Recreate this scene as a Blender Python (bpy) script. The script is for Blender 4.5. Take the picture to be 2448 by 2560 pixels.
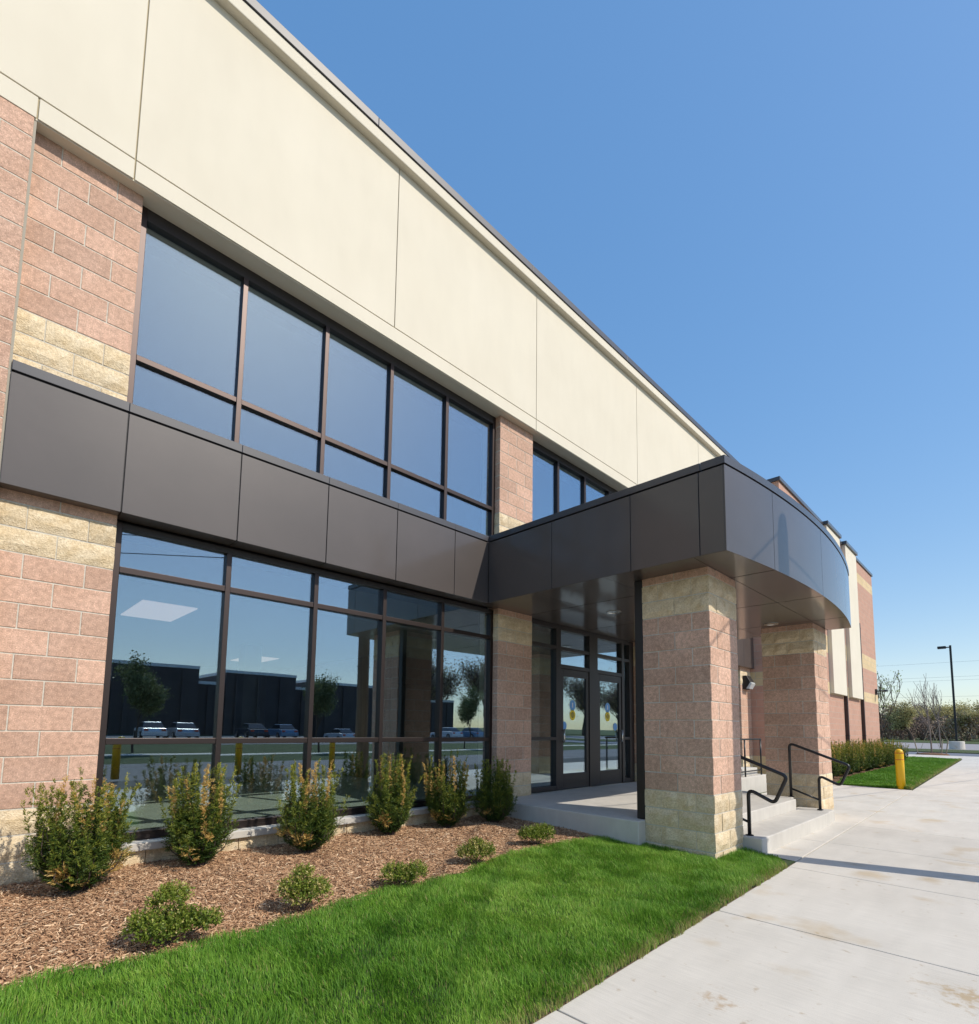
import bpy, bmesh, math, random
import numpy as np
from mathutils import Vector, Matrix

random.seed(7); rng = np.random.default_rng(7)
for o in list(bpy.data.objects): bpy.data.objects.remove(o)
scene = bpy.context.scene
COL = scene.collection
R = math.radians

# ------------------------------------------------------------------ camera
SUN = Vector((0.32, -1.0, 1.0)).normalized()
cam = bpy.data.cameras.new('camera'); cam_o = bpy.data.objects.new('camera', cam); COL.objects.link(cam_o)
cd = Vector((0.69429177, 0.7135848, 0.09357178)); cr = Vector((0.71567972, -0.69827165, 0.01480679)); cu = Vector((-0.07590442, -0.0566872, 0.99550243))
m = Matrix((cr, cu, -cd)).transposed().to_4x4(); m.translation = Vector((0, -5.5575, 1.2981)); cam_o.matrix_world = m
cam.sensor_fit = 'HORIZONTAL'; cam.sensor_width = 36.0; cam.lens = 36.0 * 1325.6 / 2448
cam.shift_x = (1224 - 1196.6) / 2448; cam.shift_y = (1695.2 - 1280) / 2448
cam.clip_start = 0.05; cam.clip_end = 5000
scene.camera = cam_o
scene.render.resolution_x = 979; scene.render.resolution_y = 1024

# ------------------------------------------------------------------ light
world = bpy.data.worlds.new('World'); scene.world = world; world.use_nodes = True
wn = world.node_tree.nodes; wl = world.node_tree.links
bg = wn['Background']; sky = wn.new('ShaderNodeTexSky'); sky.sky_type = 'NISHITA'; sky.sun_disc = False
sky.sun_elevation = math.asin(SUN.z); sky.sun_rotation = math.atan2(SUN.x, SUN.y)
sky.air_density = 1.0; sky.dust_density = 0.6; sky.ozone_density = 1.6; sky.altitude = 0
gm_ = wn.new('ShaderNodeGamma'); gm_.inputs[1].default_value = 0.43; hsv = wn.new('ShaderNodeHueSaturation'); hsv.inputs['Saturation'].default_value = 2.08; hsv.inputs['Value'].default_value = 1.78; hsv.inputs['Hue'].default_value = 0.506   # camera-like response of the whole sky
wl.new(sky.outputs[0], gm_.inputs[0]); wl.new(gm_.outputs[0], hsv.inputs['Color']); wl.new(hsv.outputs[0], bg.inputs[0]); bg.inputs[1].default_value = 0.15
sl = bpy.data.lights.new('sun', 'SUN'); sl.energy = 2.55; sl.angle = R(0.53); sl.color = (1.0, 0.925, 0.81)
so = bpy.data.objects.new('sun', sl); COL.objects.link(so); so.rotation_euler = SUN.to_track_quat('Z', 'Y').to_euler(); so.location = (4, -20, 30)
vs = scene.view_settings; vs.view_transform = 'Standard'; vs.look = 'None'; vs.gamma = 1.0; vs.exposure = 0.69; vs.use_curve_mapping = False
cy_ = scene.cycles; cy_.max_bounces = 8; cy_.transparent_max_bounces = 16; cy_.glossy_bounces = 4

# ------------------------------------------------------------------ materials
MATS = {}
def mat(name, color, rough=0.7, metal=0.0, spec=0.5, noise=None, bump=None, rnd=0.0, coat=0.0):
    """noise: list of (scale, detail, [(pos,color)...], factor, blend); bump: (scale, strength, distance)"""
    if name in MATS: return MATS[name]
    M = bpy.data.materials.new(name); M.use_nodes = True; nt = M.node_tree; N = nt.nodes; L = nt.links
    b = N['Principled BSDF']; b.inputs['Roughness'].default_value = rough; b.inputs['Metallic'].default_value = metal
    b.inputs['Specular IOR Level'].default_value = spec; b.inputs['Coat Weight'].default_value = coat; b.inputs['Coat Roughness'].default_value = 0.12; b.inputs['Coat IOR'].default_value = 1.32
    rgb = N.new('ShaderNodeRGB'); rgb.outputs[0].default_value = (*color, 1); out = rgb.outputs[0]
    tc = N.new('ShaderNodeTexCoord')
    src = tc.outputs['Object']
    geo = N.new('ShaderNodeNewGeometry'); wpos = geo.outputs['Position']
    for nz in (noise or []):
        sc, det, stops, fac, blend = nz[:5]; stretch = nz[5] if len(nz) > 5 else None
        vec = wpos
        if stretch:
            mp = N.new('ShaderNodeMapping'); mp.inputs['Scale'].default_value = stretch; L.new(wpos, mp.inputs[0]); vec = mp.outputs[0]
        t = N.new('ShaderNodeTexNoise'); t.inputs['Scale'].default_value = sc; t.inputs['Detail'].default_value = det; L.new(vec, t.inputs['Vector'])
        rp = N.new('ShaderNodeValToRGB'); L.new(t.outputs['Fac'], rp.inputs[0])
        e = rp.color_ramp.elements
        e[0].position, e[0].color = stops[0][0], (*stops[0][1], 1); e[1].position, e[1].color = stops[-1][0], (*stops[-1][1], 1)
        for ps, c in stops[1:-1]:
            q = e.new(ps); q.color = (*c, 1)
        mx = N.new('ShaderNodeMix'); mx.data_type = 'RGBA'; mx.blend_type = blend; mx.inputs[0].default_value = fac
        L.new(out, mx.inputs[6]); L.new(rp.outputs[0], mx.inputs[7]); out = mx.outputs[2]
    if rnd:
        oi = N.new('ShaderNodeObjectInfo'); mr = N.new('ShaderNodeMapRange'); mr.inputs[3].default_value = 1 - rnd; mr.inputs[4].default_value = 1 + rnd
        L.new(oi.outputs['Random'], mr.inputs[0]); hs = N.new('ShaderNodeHueSaturation'); L.new(mr.outputs[0], hs.inputs['Value'])
        L.new(out, hs.inputs['Color']); out = hs.outputs[0]
    L.new(out, b.inputs['Base Color'])
    if bump:
        t = N.new('ShaderNodeTexNoise'); t.inputs['Scale'].default_value = bump[0]; t.inputs['Detail'].default_value = 6; L.new(wpos, t.inputs['Vector'])
        bp = N.new('ShaderNodeBump'); bp.inputs['Strength'].default_value = bump[1]; bp.inputs['Distance'].default_value = bump[2]
        L.new(t.outputs['Fac'], bp.inputs['Height']); L.new(bp.outputs[0], b.inputs['Normal'])
    MATS[name] = M; return M
W1 = (1, 1, 1)
def g(v): return (v, v, v)

PINK = mat('pink_block', (0.565, 0.36, 0.262), 0.85, noise=[(105, 3, [(0.32, (0.76, 0.73, 0.71)), (0.46, (0.97, 0.97, 0.97)), (0.58, W1), (0.68, (1.38, 1.42, 1.42))], 1.0, 'MULTIPLY'), (26, 3, [(0.35, g(0.86)), (0.65, g(1.14))], 1.0, 'MULTIPLY'), (3, 3, [(0.3, (0.92, 0.90, 0.88)), (0.7, (1.06, 1.08, 1.1))], 1.0, 'MULTIPLY'), (7, 4, [(0.68, W1), (0.80, (1.25, 1.32, 1.36))], 0.8, 'MULTIPLY')], bump=(160, 0.5, 0.004), rnd=0.12)
TAN = mat('tan_split_block', (0.69, 0.585, 0.415), 0.9, noise=[(60, 5, [(0.3, (0.80, 0.76, 0.70)), (0.7, (1.15, 1.15, 1.15))], 1.0, 'MULTIPLY'), (9, 3, [(0.3, (0.92, 0.85, 0.75)), (0.7, (1.08, 1.08, 1.1))], 1.0, 'MULTIPLY')], bump=(95, 0.9, 0.010), rnd=0.09)
MORTAR = mat('mortar', (0.58, 0.54, 0.46), 0.95, noise=[(40, 3, [(0.3, g(0.85)), (0.7, g(1.1))], 1, 'MULTIPLY')], bump=(150, 0.3, 0.003))
CREAM = mat('cream_stucco', (0.715, 0.66, 0.545), 0.9, noise=[(1.1, 3, [(0.3, (0.975, 0.97, 0.96)), (0.7, (1.02, 1.02, 1.02))], 1, 'MULTIPLY'), (5, 5, [(0.35, g(0.985)), (0.65, g(1.01))], 1, 'MULTIPLY', (1, 1, 0.3))], bump=(260, 0.25, 0.002))
GROOVE = mat('stucco_joint', (0.42, 0.36, 0.24), 0.95)
BRONZE = mat('bronze_panel', (0.064, 0.051, 0.046), 0.48, metal=0.0, spec=0.55, coat=1.0, noise=[(1.3, 4, [(0.3, g(0.88)), (0.7, g(1.12))], 1, 'MULTIPLY')], bump=(1.6, 0.12, 0.02), rnd=0.07)
SEAM = mat('bronze_seam', (0.012, 0.011, 0.012), 0.6)
FRAME = mat('bronze_anodised_frame', (0.072, 0.058, 0.055), 0.45, metal=1.0)
DARKFR = mat('dark_door_and_shaded_head', (0.028, 0.023, 0.023), 0.45)
CONC = mat('sidewalk_concrete', (0.61, 0.57, 0.505), 0.9, noise=[(1.1, 5, [(0.3, (0.92, 0.915, 0.905)), (0.7, (1.04, 1.04, 1.04))], 1, 'MULTIPLY'), (6, 6, [(0.35, g(0.95)), (0.7, g(1.03))], 1, 'MULTIPLY', (0.25, 1, 1)), (1.7, 8, [(0.60, W1), (0.72, (0.84, 0.72, 0.55))], 0.8, 'MULTIPLY'), (100, 3, [(0.3, g(0.93)), (0.7, g(1.05))], 1, 'MULTIPLY', (1, 0.04, 1)), (14, 8, [(0.67, W1), (0.75, (0.72, 0.62, 0.50))], 0.8, 'MULTIPLY'), (300, 2, [(0.25, g(0.82)), (0.5, g(1.02))], 1, 'MULTIPLY')], bump=(130, 0.25, 0.003), rnd=0.025)
def scuff(M, cen, rad, color):
    nt = M.node_tree; N = nt.nodes; L = nt.links; b = N['Principled BSDF']; prev = b.inputs['Base Color'].links[0].from_socket
    geo = N.new('ShaderNodeNewGeometry'); d = N.new('ShaderNodeVectorMath'); d.operation = 'DISTANCE'; d.inputs[1].default_value = cen; L.new(geo.outputs['Position'], d.inputs[0])
    fall = N.new('ShaderNodeMapRange'); fall.inputs[1].default_value = 0.0; fall.inputs[2].default_value = rad; fall.inputs[3].default_value = 0.62; fall.inputs[4].default_value = 0.30; L.new(d.outputs['Value'], fall.inputs[0])
    t = N.new('ShaderNodeTexNoise'); t.inputs['Scale'].default_value = 16; t.inputs['Detail'].default_value = 9; t.inputs['Roughness'].default_value = .7; L.new(geo.outputs['Position'], t.inputs['Vector'])
    lt = N.new('ShaderNodeMath'); lt.operation = 'SUBTRACT'; L.new(fall.outputs[0], lt.inputs[0]); L.new(t.outputs['Fac'], lt.inputs[1])
    mr = N.new('ShaderNodeMapRange'); mr.inputs[1].default_value = 0.0; mr.inputs[2].default_value = 0.16; mr.inputs[4].default_value = 0.8; L.new(lt.outputs[0], mr.inputs[0])
    mx = N.new('ShaderNodeMix'); mx.data_type = 'RGBA'; L.new(mr.outputs[0], mx.inputs[0]); L.new(prev, mx.inputs[6]); mx.inputs[7].default_value = (*color, 1); L.new(mx.outputs[2], b.inputs['Base Color'])
scuff(CONC, (3.99, -5.27, -.1), .42, (0.40, 0.29, 0.16))
scuff(CONC, (2.95, -4.35, -.1), .22, (0.42, 0.31, 0.20))
STEPC = mat('step_concrete', (0.56, 0.53, 0.48), 0.9, noise=[(2, 5, [(0.3, g(0.9)), (0.7, g(1.05))], 1, 'MULTIPLY'), (9, 5, [(0.3, g(0.93)), (0.7, g(1.04))], 1, 'MULTIPLY', (1, 1, 0.3))], bump=(120, 0.25, 0.003))
JOINT = mat('joint_soil', (0.20, 0.145, 0.10), 1.0)
STEEL = mat('black_handrail_paint', (0.012, 0.012, 0.014), 0.32)
YELLOW = mat('yellow_plastic', (0.80, 0.47, 0.008), 0.42, noise=[(3, 3, [(0.3, g(0.94)), (0.7, g(1.03))], 1, 'MULTIPLY')])
REDT = mat('red_tape', (0.55, 0.07, 0.02), 0.5)
SOIL = mat('mulch_soil', (0.17, 0.095, 0.055), 1.0, noise=[(35, 6, [(0.3, g(0.4)), (0.7, (1.7, 1.6, 1.5))], 1, 'MULTIPLY'), (5, 3, [(0.3, g(0.8)), (0.7, g(1.15))], 1, 'MULTIPLY')], bump=(60, 1.0, 0.03))
TURF = mat('turf_soil', (0.035, 0.06, 0.014), 1.0, noise=[(25, 5, [(0.3, g(0.6)), (0.7, g(1.3))], 1, 'MULTIPLY')])
FARGRASS = mat('far_grass', (0.062, 0.088, 0.024), 1.0, noise=[(0.6, 5, [(0.3, (0.8, 0.85, 0.8)), (0.7, (1.25, 1.15, 1.1))], 1, 'MULTIPLY'), (25, 4, [(0.3, g(0.6)), (0.7, g(1.35))], 1, 'MULTIPLY')], bump=(30, 1.0, 0.05))
ASPH = mat('asphalt', (0.16, 0.155, 0.16), 0.9, noise=[(0.25, 4, [(0.3, g(0.85)), (0.7, g(1.1))], 1, 'MULTIPLY'), (60, 3, [(0.3, g(0.8)), (0.7, g(1.2))], 1, 'MULTIPLY')])
BARK = mat('bark', (0.085, 0.062, 0.05), 0.95, noise=[(14, 4, [(0.3, g(0.65)), (0.7, g(1.3))], 1, 'MULTIPLY', (1, 1, 0.2))])
FARBARK = mat('hazed_bark', (0.23, 0.18, 0.15), 0.95)  # paler than BARK, colour stands in for haze on the far trees
WOODPOLE = mat('weathered_pole_wood', (0.16, 0.115, 0.08), 0.9, noise=[(30, 4, [(0.3, g(0.7)), (0.7, g(1.2))], 1, 'MULTIPLY', (1, 1, 0.05))])
STAKE = mat('stake_wood', (0.36, 0.29, 0.20), 0.9)
BLACKM = mat('black_metal', (0.014, 0.014, 0.015), 0.45)
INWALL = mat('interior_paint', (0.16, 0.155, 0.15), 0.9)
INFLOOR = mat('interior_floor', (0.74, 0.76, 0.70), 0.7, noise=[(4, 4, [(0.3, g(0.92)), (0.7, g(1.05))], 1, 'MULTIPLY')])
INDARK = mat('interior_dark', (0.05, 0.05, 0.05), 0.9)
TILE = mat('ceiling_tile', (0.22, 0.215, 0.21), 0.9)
FARBRICK = mat('far_dark_brick', (0.085, 0.066, 0.062), 0.9, noise=[(0.5, 5, [(0.3, g(0.8)), (0.7, g(1.2))], 1, 'MULTIPLY')])
WHITE = mat('white_paint', (0.75, 0.74, 0.72), 0.6)
CHROME = mat('bright_metal', (0.75, 0.74, 0.72), 0.25, metal=1.0)
BLUEST = mat('blue_sticker', (0.13, 0.36, 0.75), 0.4)
YELST = mat('yellow_sticker', (0.85, 0.66, 0.01), 0.4)
BLACKI = mat('black_ink', (0.02, 0.02, 0.02), 0.5)
WHITEI = mat('white_ink', (0.8, 0.82, 0.85), 0.5)
COPING = mat('bronze_coping', (0.028, 0.027, 0.034), 0.5, spec=0.7, coat=0.8)
RUBBER = mat('tyre_rubber', (0.02, 0.02, 0.02), 0.8)
CARGLASS = mat('car_glass', (0.02, 0.025, 0.03), 0.05, spec=0.8)

def emit(name, color, s):
    M = bpy.data.materials.new(name); M.use_nodes = True; N = M.node_tree.nodes; b = N['Principled BSDF']
    b.inputs['Base Color'].default_value = (*color, 1); b.inputs['Emission Color'].default_value = (*color, 1); b.inputs['Emission Strength'].default_value = s
    return M
PANELLIGHT = emit('lit_ceiling_panel', (1.0, 0.70, 0.62), 0.26)
LAMPLENS = mat('lamp_lens', (0.62, 0.65, 0.66), 0.15, spec=0.8)

def glass_mat(name, tint, refl, edge):
    M = bpy.data.materials.new(name); M.use_nodes = True; nt = M.node_tree; N = nt.nodes; L = nt.links; N.remove(N['Principled BSDF'])
    tr = N.new('ShaderNodeBsdfTransparent'); tr.inputs[0].default_value = (*tint, 1)
    gl = N.new('ShaderNodeBsdfGlossy'); gl.inputs['Roughness'].default_value = 0.0; gl.inputs[0].default_value = (0.68, 0.85, 1.0, 1)
    geo = N.new('ShaderNodeNewGeometry'); tn = N.new('ShaderNodeTexNoise'); tn.inputs['Scale'].default_value = 0.9; tn.inputs['Detail'].default_value = 1
    L.new(geo.outputs['Position'], tn.inputs['Vector']); bp = N.new('ShaderNodeBump'); bp.inputs['Strength'].default_value = 0.05; bp.inputs['Distance'].default_value = 0.02
    L.new(tn.outputs['Fac'], bp.inputs['Height']); L.new(bp.outputs[0], gl.inputs['Normal'])
    lw = N.new('ShaderNodeLayerWeight'); lw.inputs[0].default_value = 0.35
    mr = N.new('ShaderNodeMapRange'); mr.inputs[3].default_value = refl; mr.inputs[4].default_value = edge; L.new(lw.outputs['Facing'], mr.inputs[0])
    mx = N.new('ShaderNodeMixShader'); L.new(mr.outputs[0], mx.inputs[0]); L.new(tr.outputs[0], mx.inputs[1]); L.new(gl.outputs[0], mx.inputs[2])
    L.new(mx.outputs[0], N['Material Output'].inputs[0]); return M
GLASS = glass_mat('window_glass', (0.93, 0.985, 0.955), 0.25, 0.58)

def leaf_mat(name, stops, rough=0.6, trans=0.25):
    """stops read the per-face 'tone' attribute (colour of each leaf)"""
    M = bpy.data.materials.new(name); M.use_nodes = True; nt = M.node_tree; N = nt.nodes; L = nt.links; b = N['Principled BSDF']
    at = N.new('ShaderNodeAttribute'); at.attribute_name = 'tone'; rp = N.new('ShaderNodeValToRGB'); L.new(at.outputs['Fac'], rp.inputs[0])
    e = rp.color_ramp.elements; e[0].position, e[0].color = stops[0][0], (*stops[0][1], 1); e[1].position, e[1].color = stops[-1][0], (*stops[-1][1], 1)
    for ps, c in stops[1:-1]: q = e.new(ps); q.color = (*c, 1)
    L.new(rp.outputs[0], b.inputs['Base Color']); b.inputs['Roughness'].default_value = rough; b.inputs['Specular IOR Level'].default_value = 0.3
    t = N.new('ShaderNodeBsdfTranslucent'); L.new(rp.outputs[0], t.inputs[0]); mx = N.new('ShaderNodeMixShader'); mx.inputs[0].default_value = trans
    L.new(b.outputs[0], mx.inputs[1]); L.new(t.outputs[0], mx.inputs[2]); L.new(mx.outputs[0], N['Material Output'].inputs[0]); return M
GRASS = leaf_mat('grass_blade', [(0, (0.075, 0.20, 0.02)), (0.5, (0.185, 0.37, 0.04)), (0.85, (0.35, 0.52, 0.09)), (0.95, (0.30, 0.27, 0.10)), (1, (0.42, 0.34, 0.16))], 0.5, 0.3)
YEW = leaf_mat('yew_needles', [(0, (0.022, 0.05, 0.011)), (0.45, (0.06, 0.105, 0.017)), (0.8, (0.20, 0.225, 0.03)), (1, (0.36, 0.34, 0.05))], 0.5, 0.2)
YEWDEAD = leaf_mat('browned_needles', [(0, (0.46, 0.25, 0.06)), (0.5, (0.60, 0.40, 0.12)), (1, (0.70, 0.53, 0.22))], 0.7, 0.25)
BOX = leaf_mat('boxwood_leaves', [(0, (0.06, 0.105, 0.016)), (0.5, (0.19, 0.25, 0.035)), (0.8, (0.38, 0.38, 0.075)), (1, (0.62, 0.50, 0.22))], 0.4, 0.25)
CHIP = leaf_mat('bark_chips', [(0, (0.13, 0.062, 0.034)), (0.4, (0.37, 0.205, 0.11)), (0.8, (0.62, 0.40, 0.235)), (1, (0.80, 0.62, 0.42))], 0.9, 0.0)
SPRING = leaf_mat('hazed_spring_leaves', [(0, (0.29, 0.26, 0.13)), (0.5, (0.46, 0.42, 0.18)), (1, (0.60, 0.52, 0.27))], 0.7, 0.3)  # leaf tones lightened to paint in haze over the far wood
FRESH = leaf_mat('fresh_leaves', [(0, (0.18, 0.26, 0.06)), (1, (0.42, 0.48, 0.20))], 0.7, 0.35)
PEAR = leaf_mat('pear_leaves', [(0, (0.09, 0.12, 0.04)), (1, (0.26, 0.28, 0.13))], 0.6, 0.25)
BRUSH = leaf_mat('brush_twigs', [(0, (0.22, 0.165, 0.14)), (0.5, (0.35, 0.26, 0.20)), (1, (0.36, 0.33, 0.15))], 0.9, 0.1)

def brick_wall_mat(name, bands):
    """block wall seen too far off or too obliquely to pick the blocks apart: real coursing colours"""
    M = bpy.data.materials.new(name); M.use_nodes = True; nt = M.node_tree; N = nt.nodes; L = nt.links; b = N['Principled BSDF']; b.inputs['Roughness'].default_value = 0.9
    geo = N.new('ShaderNodeNewGeometry'); sep = N.new('ShaderNodeSeparateXYZ'); L.new(geo.outputs['Position'], sep.inputs[0])
    ad = N.new('ShaderNodeMath'); ad.operation = 'ADD'; L.new(sep.outputs[0], ad.inputs[0]); L.new(sep.outputs[1], ad.inputs[1])
    cb = N.new('ShaderNodeCombineXYZ'); L.new(ad.outputs[0], cb.inputs[0]); L.new(sep.outputs[2], cb.inputs[1])
    def bt(c1, c2, mo):
        t = N.new('ShaderNodeTexBrick'); L.new(cb.outputs[0], t.inputs['Vector']); t.inputs['Color1'].default_value = (*c1, 1); t.inputs['Color2'].default_value = (*c2, 1); t.inputs['Mortar'].default_value = (*mo, 1)
        t.inputs['Scale'].default_value = 1; t.inputs['Mortar Size'].default_value = 0.005; t.inputs['Brick Width'].default_value = 0.4064; t.inputs['Row Height'].default_value = 0.2032; return t
    p = bt((0.47, 0.275, 0.205), (0.52, 0.30, 0.22), (0.44, 0.38, 0.31)); out = p.outputs['Color']
    t2 = bt((0.60, 0.46, 0.26), (0.68, 0.52, 0.31), (0.44, 0.40, 0.32))
    for z0, z1 in bands:
        a = N.new('ShaderNodeMath'); a.operation = 'GREATER_THAN'; L.new(sep.outputs[2], a.inputs[0]); a.inputs[1].default_value = z0
        c = N.new('ShaderNodeMath'); c.operation = 'LESS_THAN'; L.new(sep.outputs[2], c.inputs[0]); c.inputs[1].default_value = z1
        mm = N.new('ShaderNodeMath'); mm.operation = 'MULTIPLY'; L.new(a.outputs[0], mm.inputs[0]); L.new(c.outputs[0], mm.inputs[1])
        mx = N.new('ShaderNodeMix'); mx.data_type = 'RGBA'; L.new(mm.outputs[0], mx.inputs[0]); L.new(out, mx.inputs[6]); L.new(t2.outputs['Color'], mx.inputs[7]); out = mx.outputs[2]
    tn = N.new('ShaderNodeTexNoise'); tn.inputs['Scale'].default_value = 12; tn.inputs['Detail'].default_value = 6; L.new(geo.outputs['Position'], tn.inputs['Vector'])
    mr = N.new('ShaderNodeMapRange'); mr.inputs[3].default_value = 0.85; mr.inputs[4].default_value = 1.15; L.new(tn.outputs['Fac'], mr.inputs[0])
    hs = N.new('ShaderNodeHueSaturation'); L.new(mr.outputs[0], hs.inputs['Value']); L.new(out, hs.inputs['Color']); L.new(hs.outputs[0], b.inputs['Base Color'])
    return M
K = 0.2032
FARWALL = brick_wall_mat('far_block_wall', [(-0.2, 3*K), (13*K, 15*K), (20*K, 23*K), (38*K, 40*K)])

# ------------------------------------------------------------------ mesh helpers
class MB:
    def __init__(s): s.v = []; s.f = []
    def box(s, x0, x1, y0, y1, z0, z1):
        n = len(s.v); s.v += [(x0,y0,z0),(x1,y0,z0),(x1,y1,z0),(x0,y1,z0),(x0,y0,z1),(x1,y0,z1),(x1,y1,z1),(x0,y1,z1)]
        s.f += [tuple(n+i for i in q) for q in ((0,3,2,1),(4,5,6,7),(0,1,5,4),(1,2,6,5),(2,3,7,6),(3,0,4,7))]; return s
    def prism(s, pts, z0, z1):
        """vertical prism over a counter-clockwise footprint"""
        n = len(s.v); k = len(pts); s.v += [(x,y,z0) for x,y in pts] + [(x,y,z1) for x,y in pts]
        s.f += [tuple(n+k-1-i for i in range(k)), tuple(n+k+i for i in range(k))] + [(n+i, n+(i+1)%k, n+k+(i+1)%k, n+k+i) for i in range(k)]; return s
    def lathe(s, prof, c=(0,0,0), seg=24):
        n = len(s.v); k = len(prof)
        for j in range(seg):
            a = 2*math.pi*j/seg; s.v += [(c[0]+r*math.cos(a), c[1]+r*math.sin(a), c[2]+z) for r, z in prof]
        for j in range(seg):
            j2 = (j+1)%seg; s.f += [(n+j*k+i, n+j2*k+i, n+j2*k+i+1, n+j*k+i+1) for i in range(k-1)]
        s.f += [tuple(n+j*k for j in reversed(range(seg))), tuple(n+j*k+k-1 for j in range(seg))]; return s
    def tube(s, pts, rad, seg=10):
        P = [Vector(p) for p in pts]; n = len(s.v); rr = rad if hasattr(rad, '__len__') else [rad]*len(P); up = None
        for i, p in enumerate(P):
            t = (P[min(i+1,len(P)-1)] - P[max(i-1,0)]).normalized()
            if up is None: up = t.orthogonal().normalized()
            up = (up - t*up.dot(t)).normalized(); w = t.cross(up)
            for j in range(seg):
                a = 2*math.pi*j/seg; s.v.append(tuple(p + (up*math.cos(a) + w*math.sin(a))*rr[i]))
        for i in range(len(P)-1):
            for j in range(seg):
                j2 = (j+1)%seg; s.f.append((n+i*seg+j, n+i*seg+j2, n+(i+1)*seg+j2, n+(i+1)*seg+j))
        s.f += [tuple(n+j for j in reversed(range(seg))), tuple(n+(len(P)-1)*seg+j for j in range(seg))]; return s
    def mesh(s, name):
        me = bpy.data.meshes.new(name); me.from_pydata(s.v, [], s.f); me.update(); return me
def obj(name, me, mt, parent=None, loc=None, smooth=False, bevel=0.0):
    if isinstance(me, MB): me = me.mesh(name)
    if mt and not me.materials: me.materials.append(mt)
    o = bpy.data.objects.new(name, me); COL.objects.link(o)
    if parent: o.parent = parent
    if loc: o.location = loc
    if smooth: me.polygons.foreach_set('use_smooth', [True]*len(me.polygons))
    if bevel:
        b = o.modifiers.new('bevel', 'BEVEL'); b.width = bevel; b.segments = 2; b.limit_method = 'ANGLE'
    return o
def thing(name, label, cat, group=None, loc=(0,0,0)):
    o = bpy.data.objects.new(name, None); COL.objects.link(o); o.location = loc; o.empty_display_size = 0.2
    tag(o, label, cat, group); return o
def tag(o, label, cat, group=None):
    o['label'] = label; o['category'] = cat
    if group: o['group'] = group
    return o
def struct(o, kind='structure'): o['kind'] = kind; return o
def B(x0, x1, y0, y1, z0, z1): return MB().box(x0, x1, y0, y1, z0, z1)
def np_mesh(name, verts, n, tone=None, mt=None):
    """uniform n-gons, each with its own vertices when idx is None"""
    verts = np.asarray(verts, np.float32).reshape(-1, 3); nf = len(verts)//n
    return np_mesh_idx(name, verts, np.arange(len(verts), dtype=np.int32).reshape(nf, n), tone, mt)
def np_mesh_idx(name, verts, idx, tone=None, mt=None):
    me = bpy.data.meshes.new(name); nf, n = idx.shape
    me.vertices.add(len(verts)); me.vertices.foreach_set('co', verts.astype(np.float32).ravel())
    me.loops.add(nf*n); me.loops.foreach_set('vertex_index', idx.astype(np.int32).ravel())
    me.polygons.add(nf); me.polygons.foreach_set('loop_start', np.arange(0, nf*n, n, dtype=np.int32)); me.polygons.foreach_set('loop_total', np.full(nf, n, np.int32))
    me.update(calc_edges=True)
    if tone is not None:
        a = me.attributes.new('tone', 'FLOAT', 'FACE'); a.data.foreach_set('value', np.asarray(tone, np.float32))
    if mt: me.materials.append(mt)
    return me

# ------------------------------------------------------------------ ground
struct(obj('ground', B(-1500, 2500, -2000, 2000, -1.0, -0.17), FARGRASS))
J = 0.010
SX = [-9.8, -7.7, -5.6, -3.5, -1.6, 0.25, 2.25, 4.375, 6.33, 8.1, 9.9, 11.75, 13.6, 15.45, 17.3, 19.2, 21.1, 23.3, 25.3, 27.3, 29.3, 31.3, 33.3, 35.3, 37.3, 39.3, 41.3]
def ey(x):
    return -3.84 + 0.022*max(0, x-2)      # sidewalk edge beside the lawn, drifting as measured
walk = struct(obj('sidewalk', MB().prism([(-9.8, -7.42), (41.3, -7.42), (41.3, ey(41.3)), (-9.8, ey(-9.8))], -0.165, -0.118), JOINT))
def slab(pts, z1=-0.10, parent=walk, name='slab', mt=CONC):
    return obj(name, MB().prism(pts, z1-0.055, z1), mt, parent, bevel=0.006)
for i in range(len(SX)-1):
    a, b = SX[i]+J/2, SX[i+1]-J/2
    for (r0, r1) in ((None, -5.95), (-5.95, -7.42)):
        ya, yb_ = (ey(a)-J/2, ey(b)-J/2) if r0 is None else (r0-J, r0-J)
        slab([(a, r1), (b, r1), (b, yb_), (a, ya)])
# inner pad in front of the steps and past the far column
PX = [6.655, 8.1, 9.9, 11.75, 13.6, 15.45, 17.28]
pad = struct(obj('entrance_pad', MB().prism([(6.64, ey(6.6)+.012), (17.28, ey(17.3)+.012), (17.28, -1.25), (6.64, -1.25)], -0.165, -0.118), JOINT))
for i in range(len(PX)-1):
    a, b = PX[i]+J/2, PX[i+1]-J/2
    slab([(a, ey(a)+J), (b, ey(b)+J), (b, -2.06), (a, -2.06)], parent=pad)
    slab([(a, -2.05), (b, -2.05), (b, -1.26), (a, -1.26)], parent=pad)
# road and grounds behind the photographer (seen in the window glass)
struct(obj('new_asphalt', B(-60, 47.8, -10.2, -7.6, -0.26, -0.163), mat('new_asphalt', (0.03, 0.031, 0.034), 0.85)))
struct(obj('kerb', B(-60, 43, -7.595, -7.43, -0.3, -0.10), CONC, bevel=0.015))
struct(obj('driveway', B(-60, 47.8, -16.5, -10.21, -0.26, -0.165), ASPH))
struct(obj('far_path', B(-80, 120, -23.4, -22.0, -0.2, -0.155), CONC))
struct(obj('car_park', B(-60, 140, -58, -38, -0.25, -0.16), ASPH))
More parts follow.
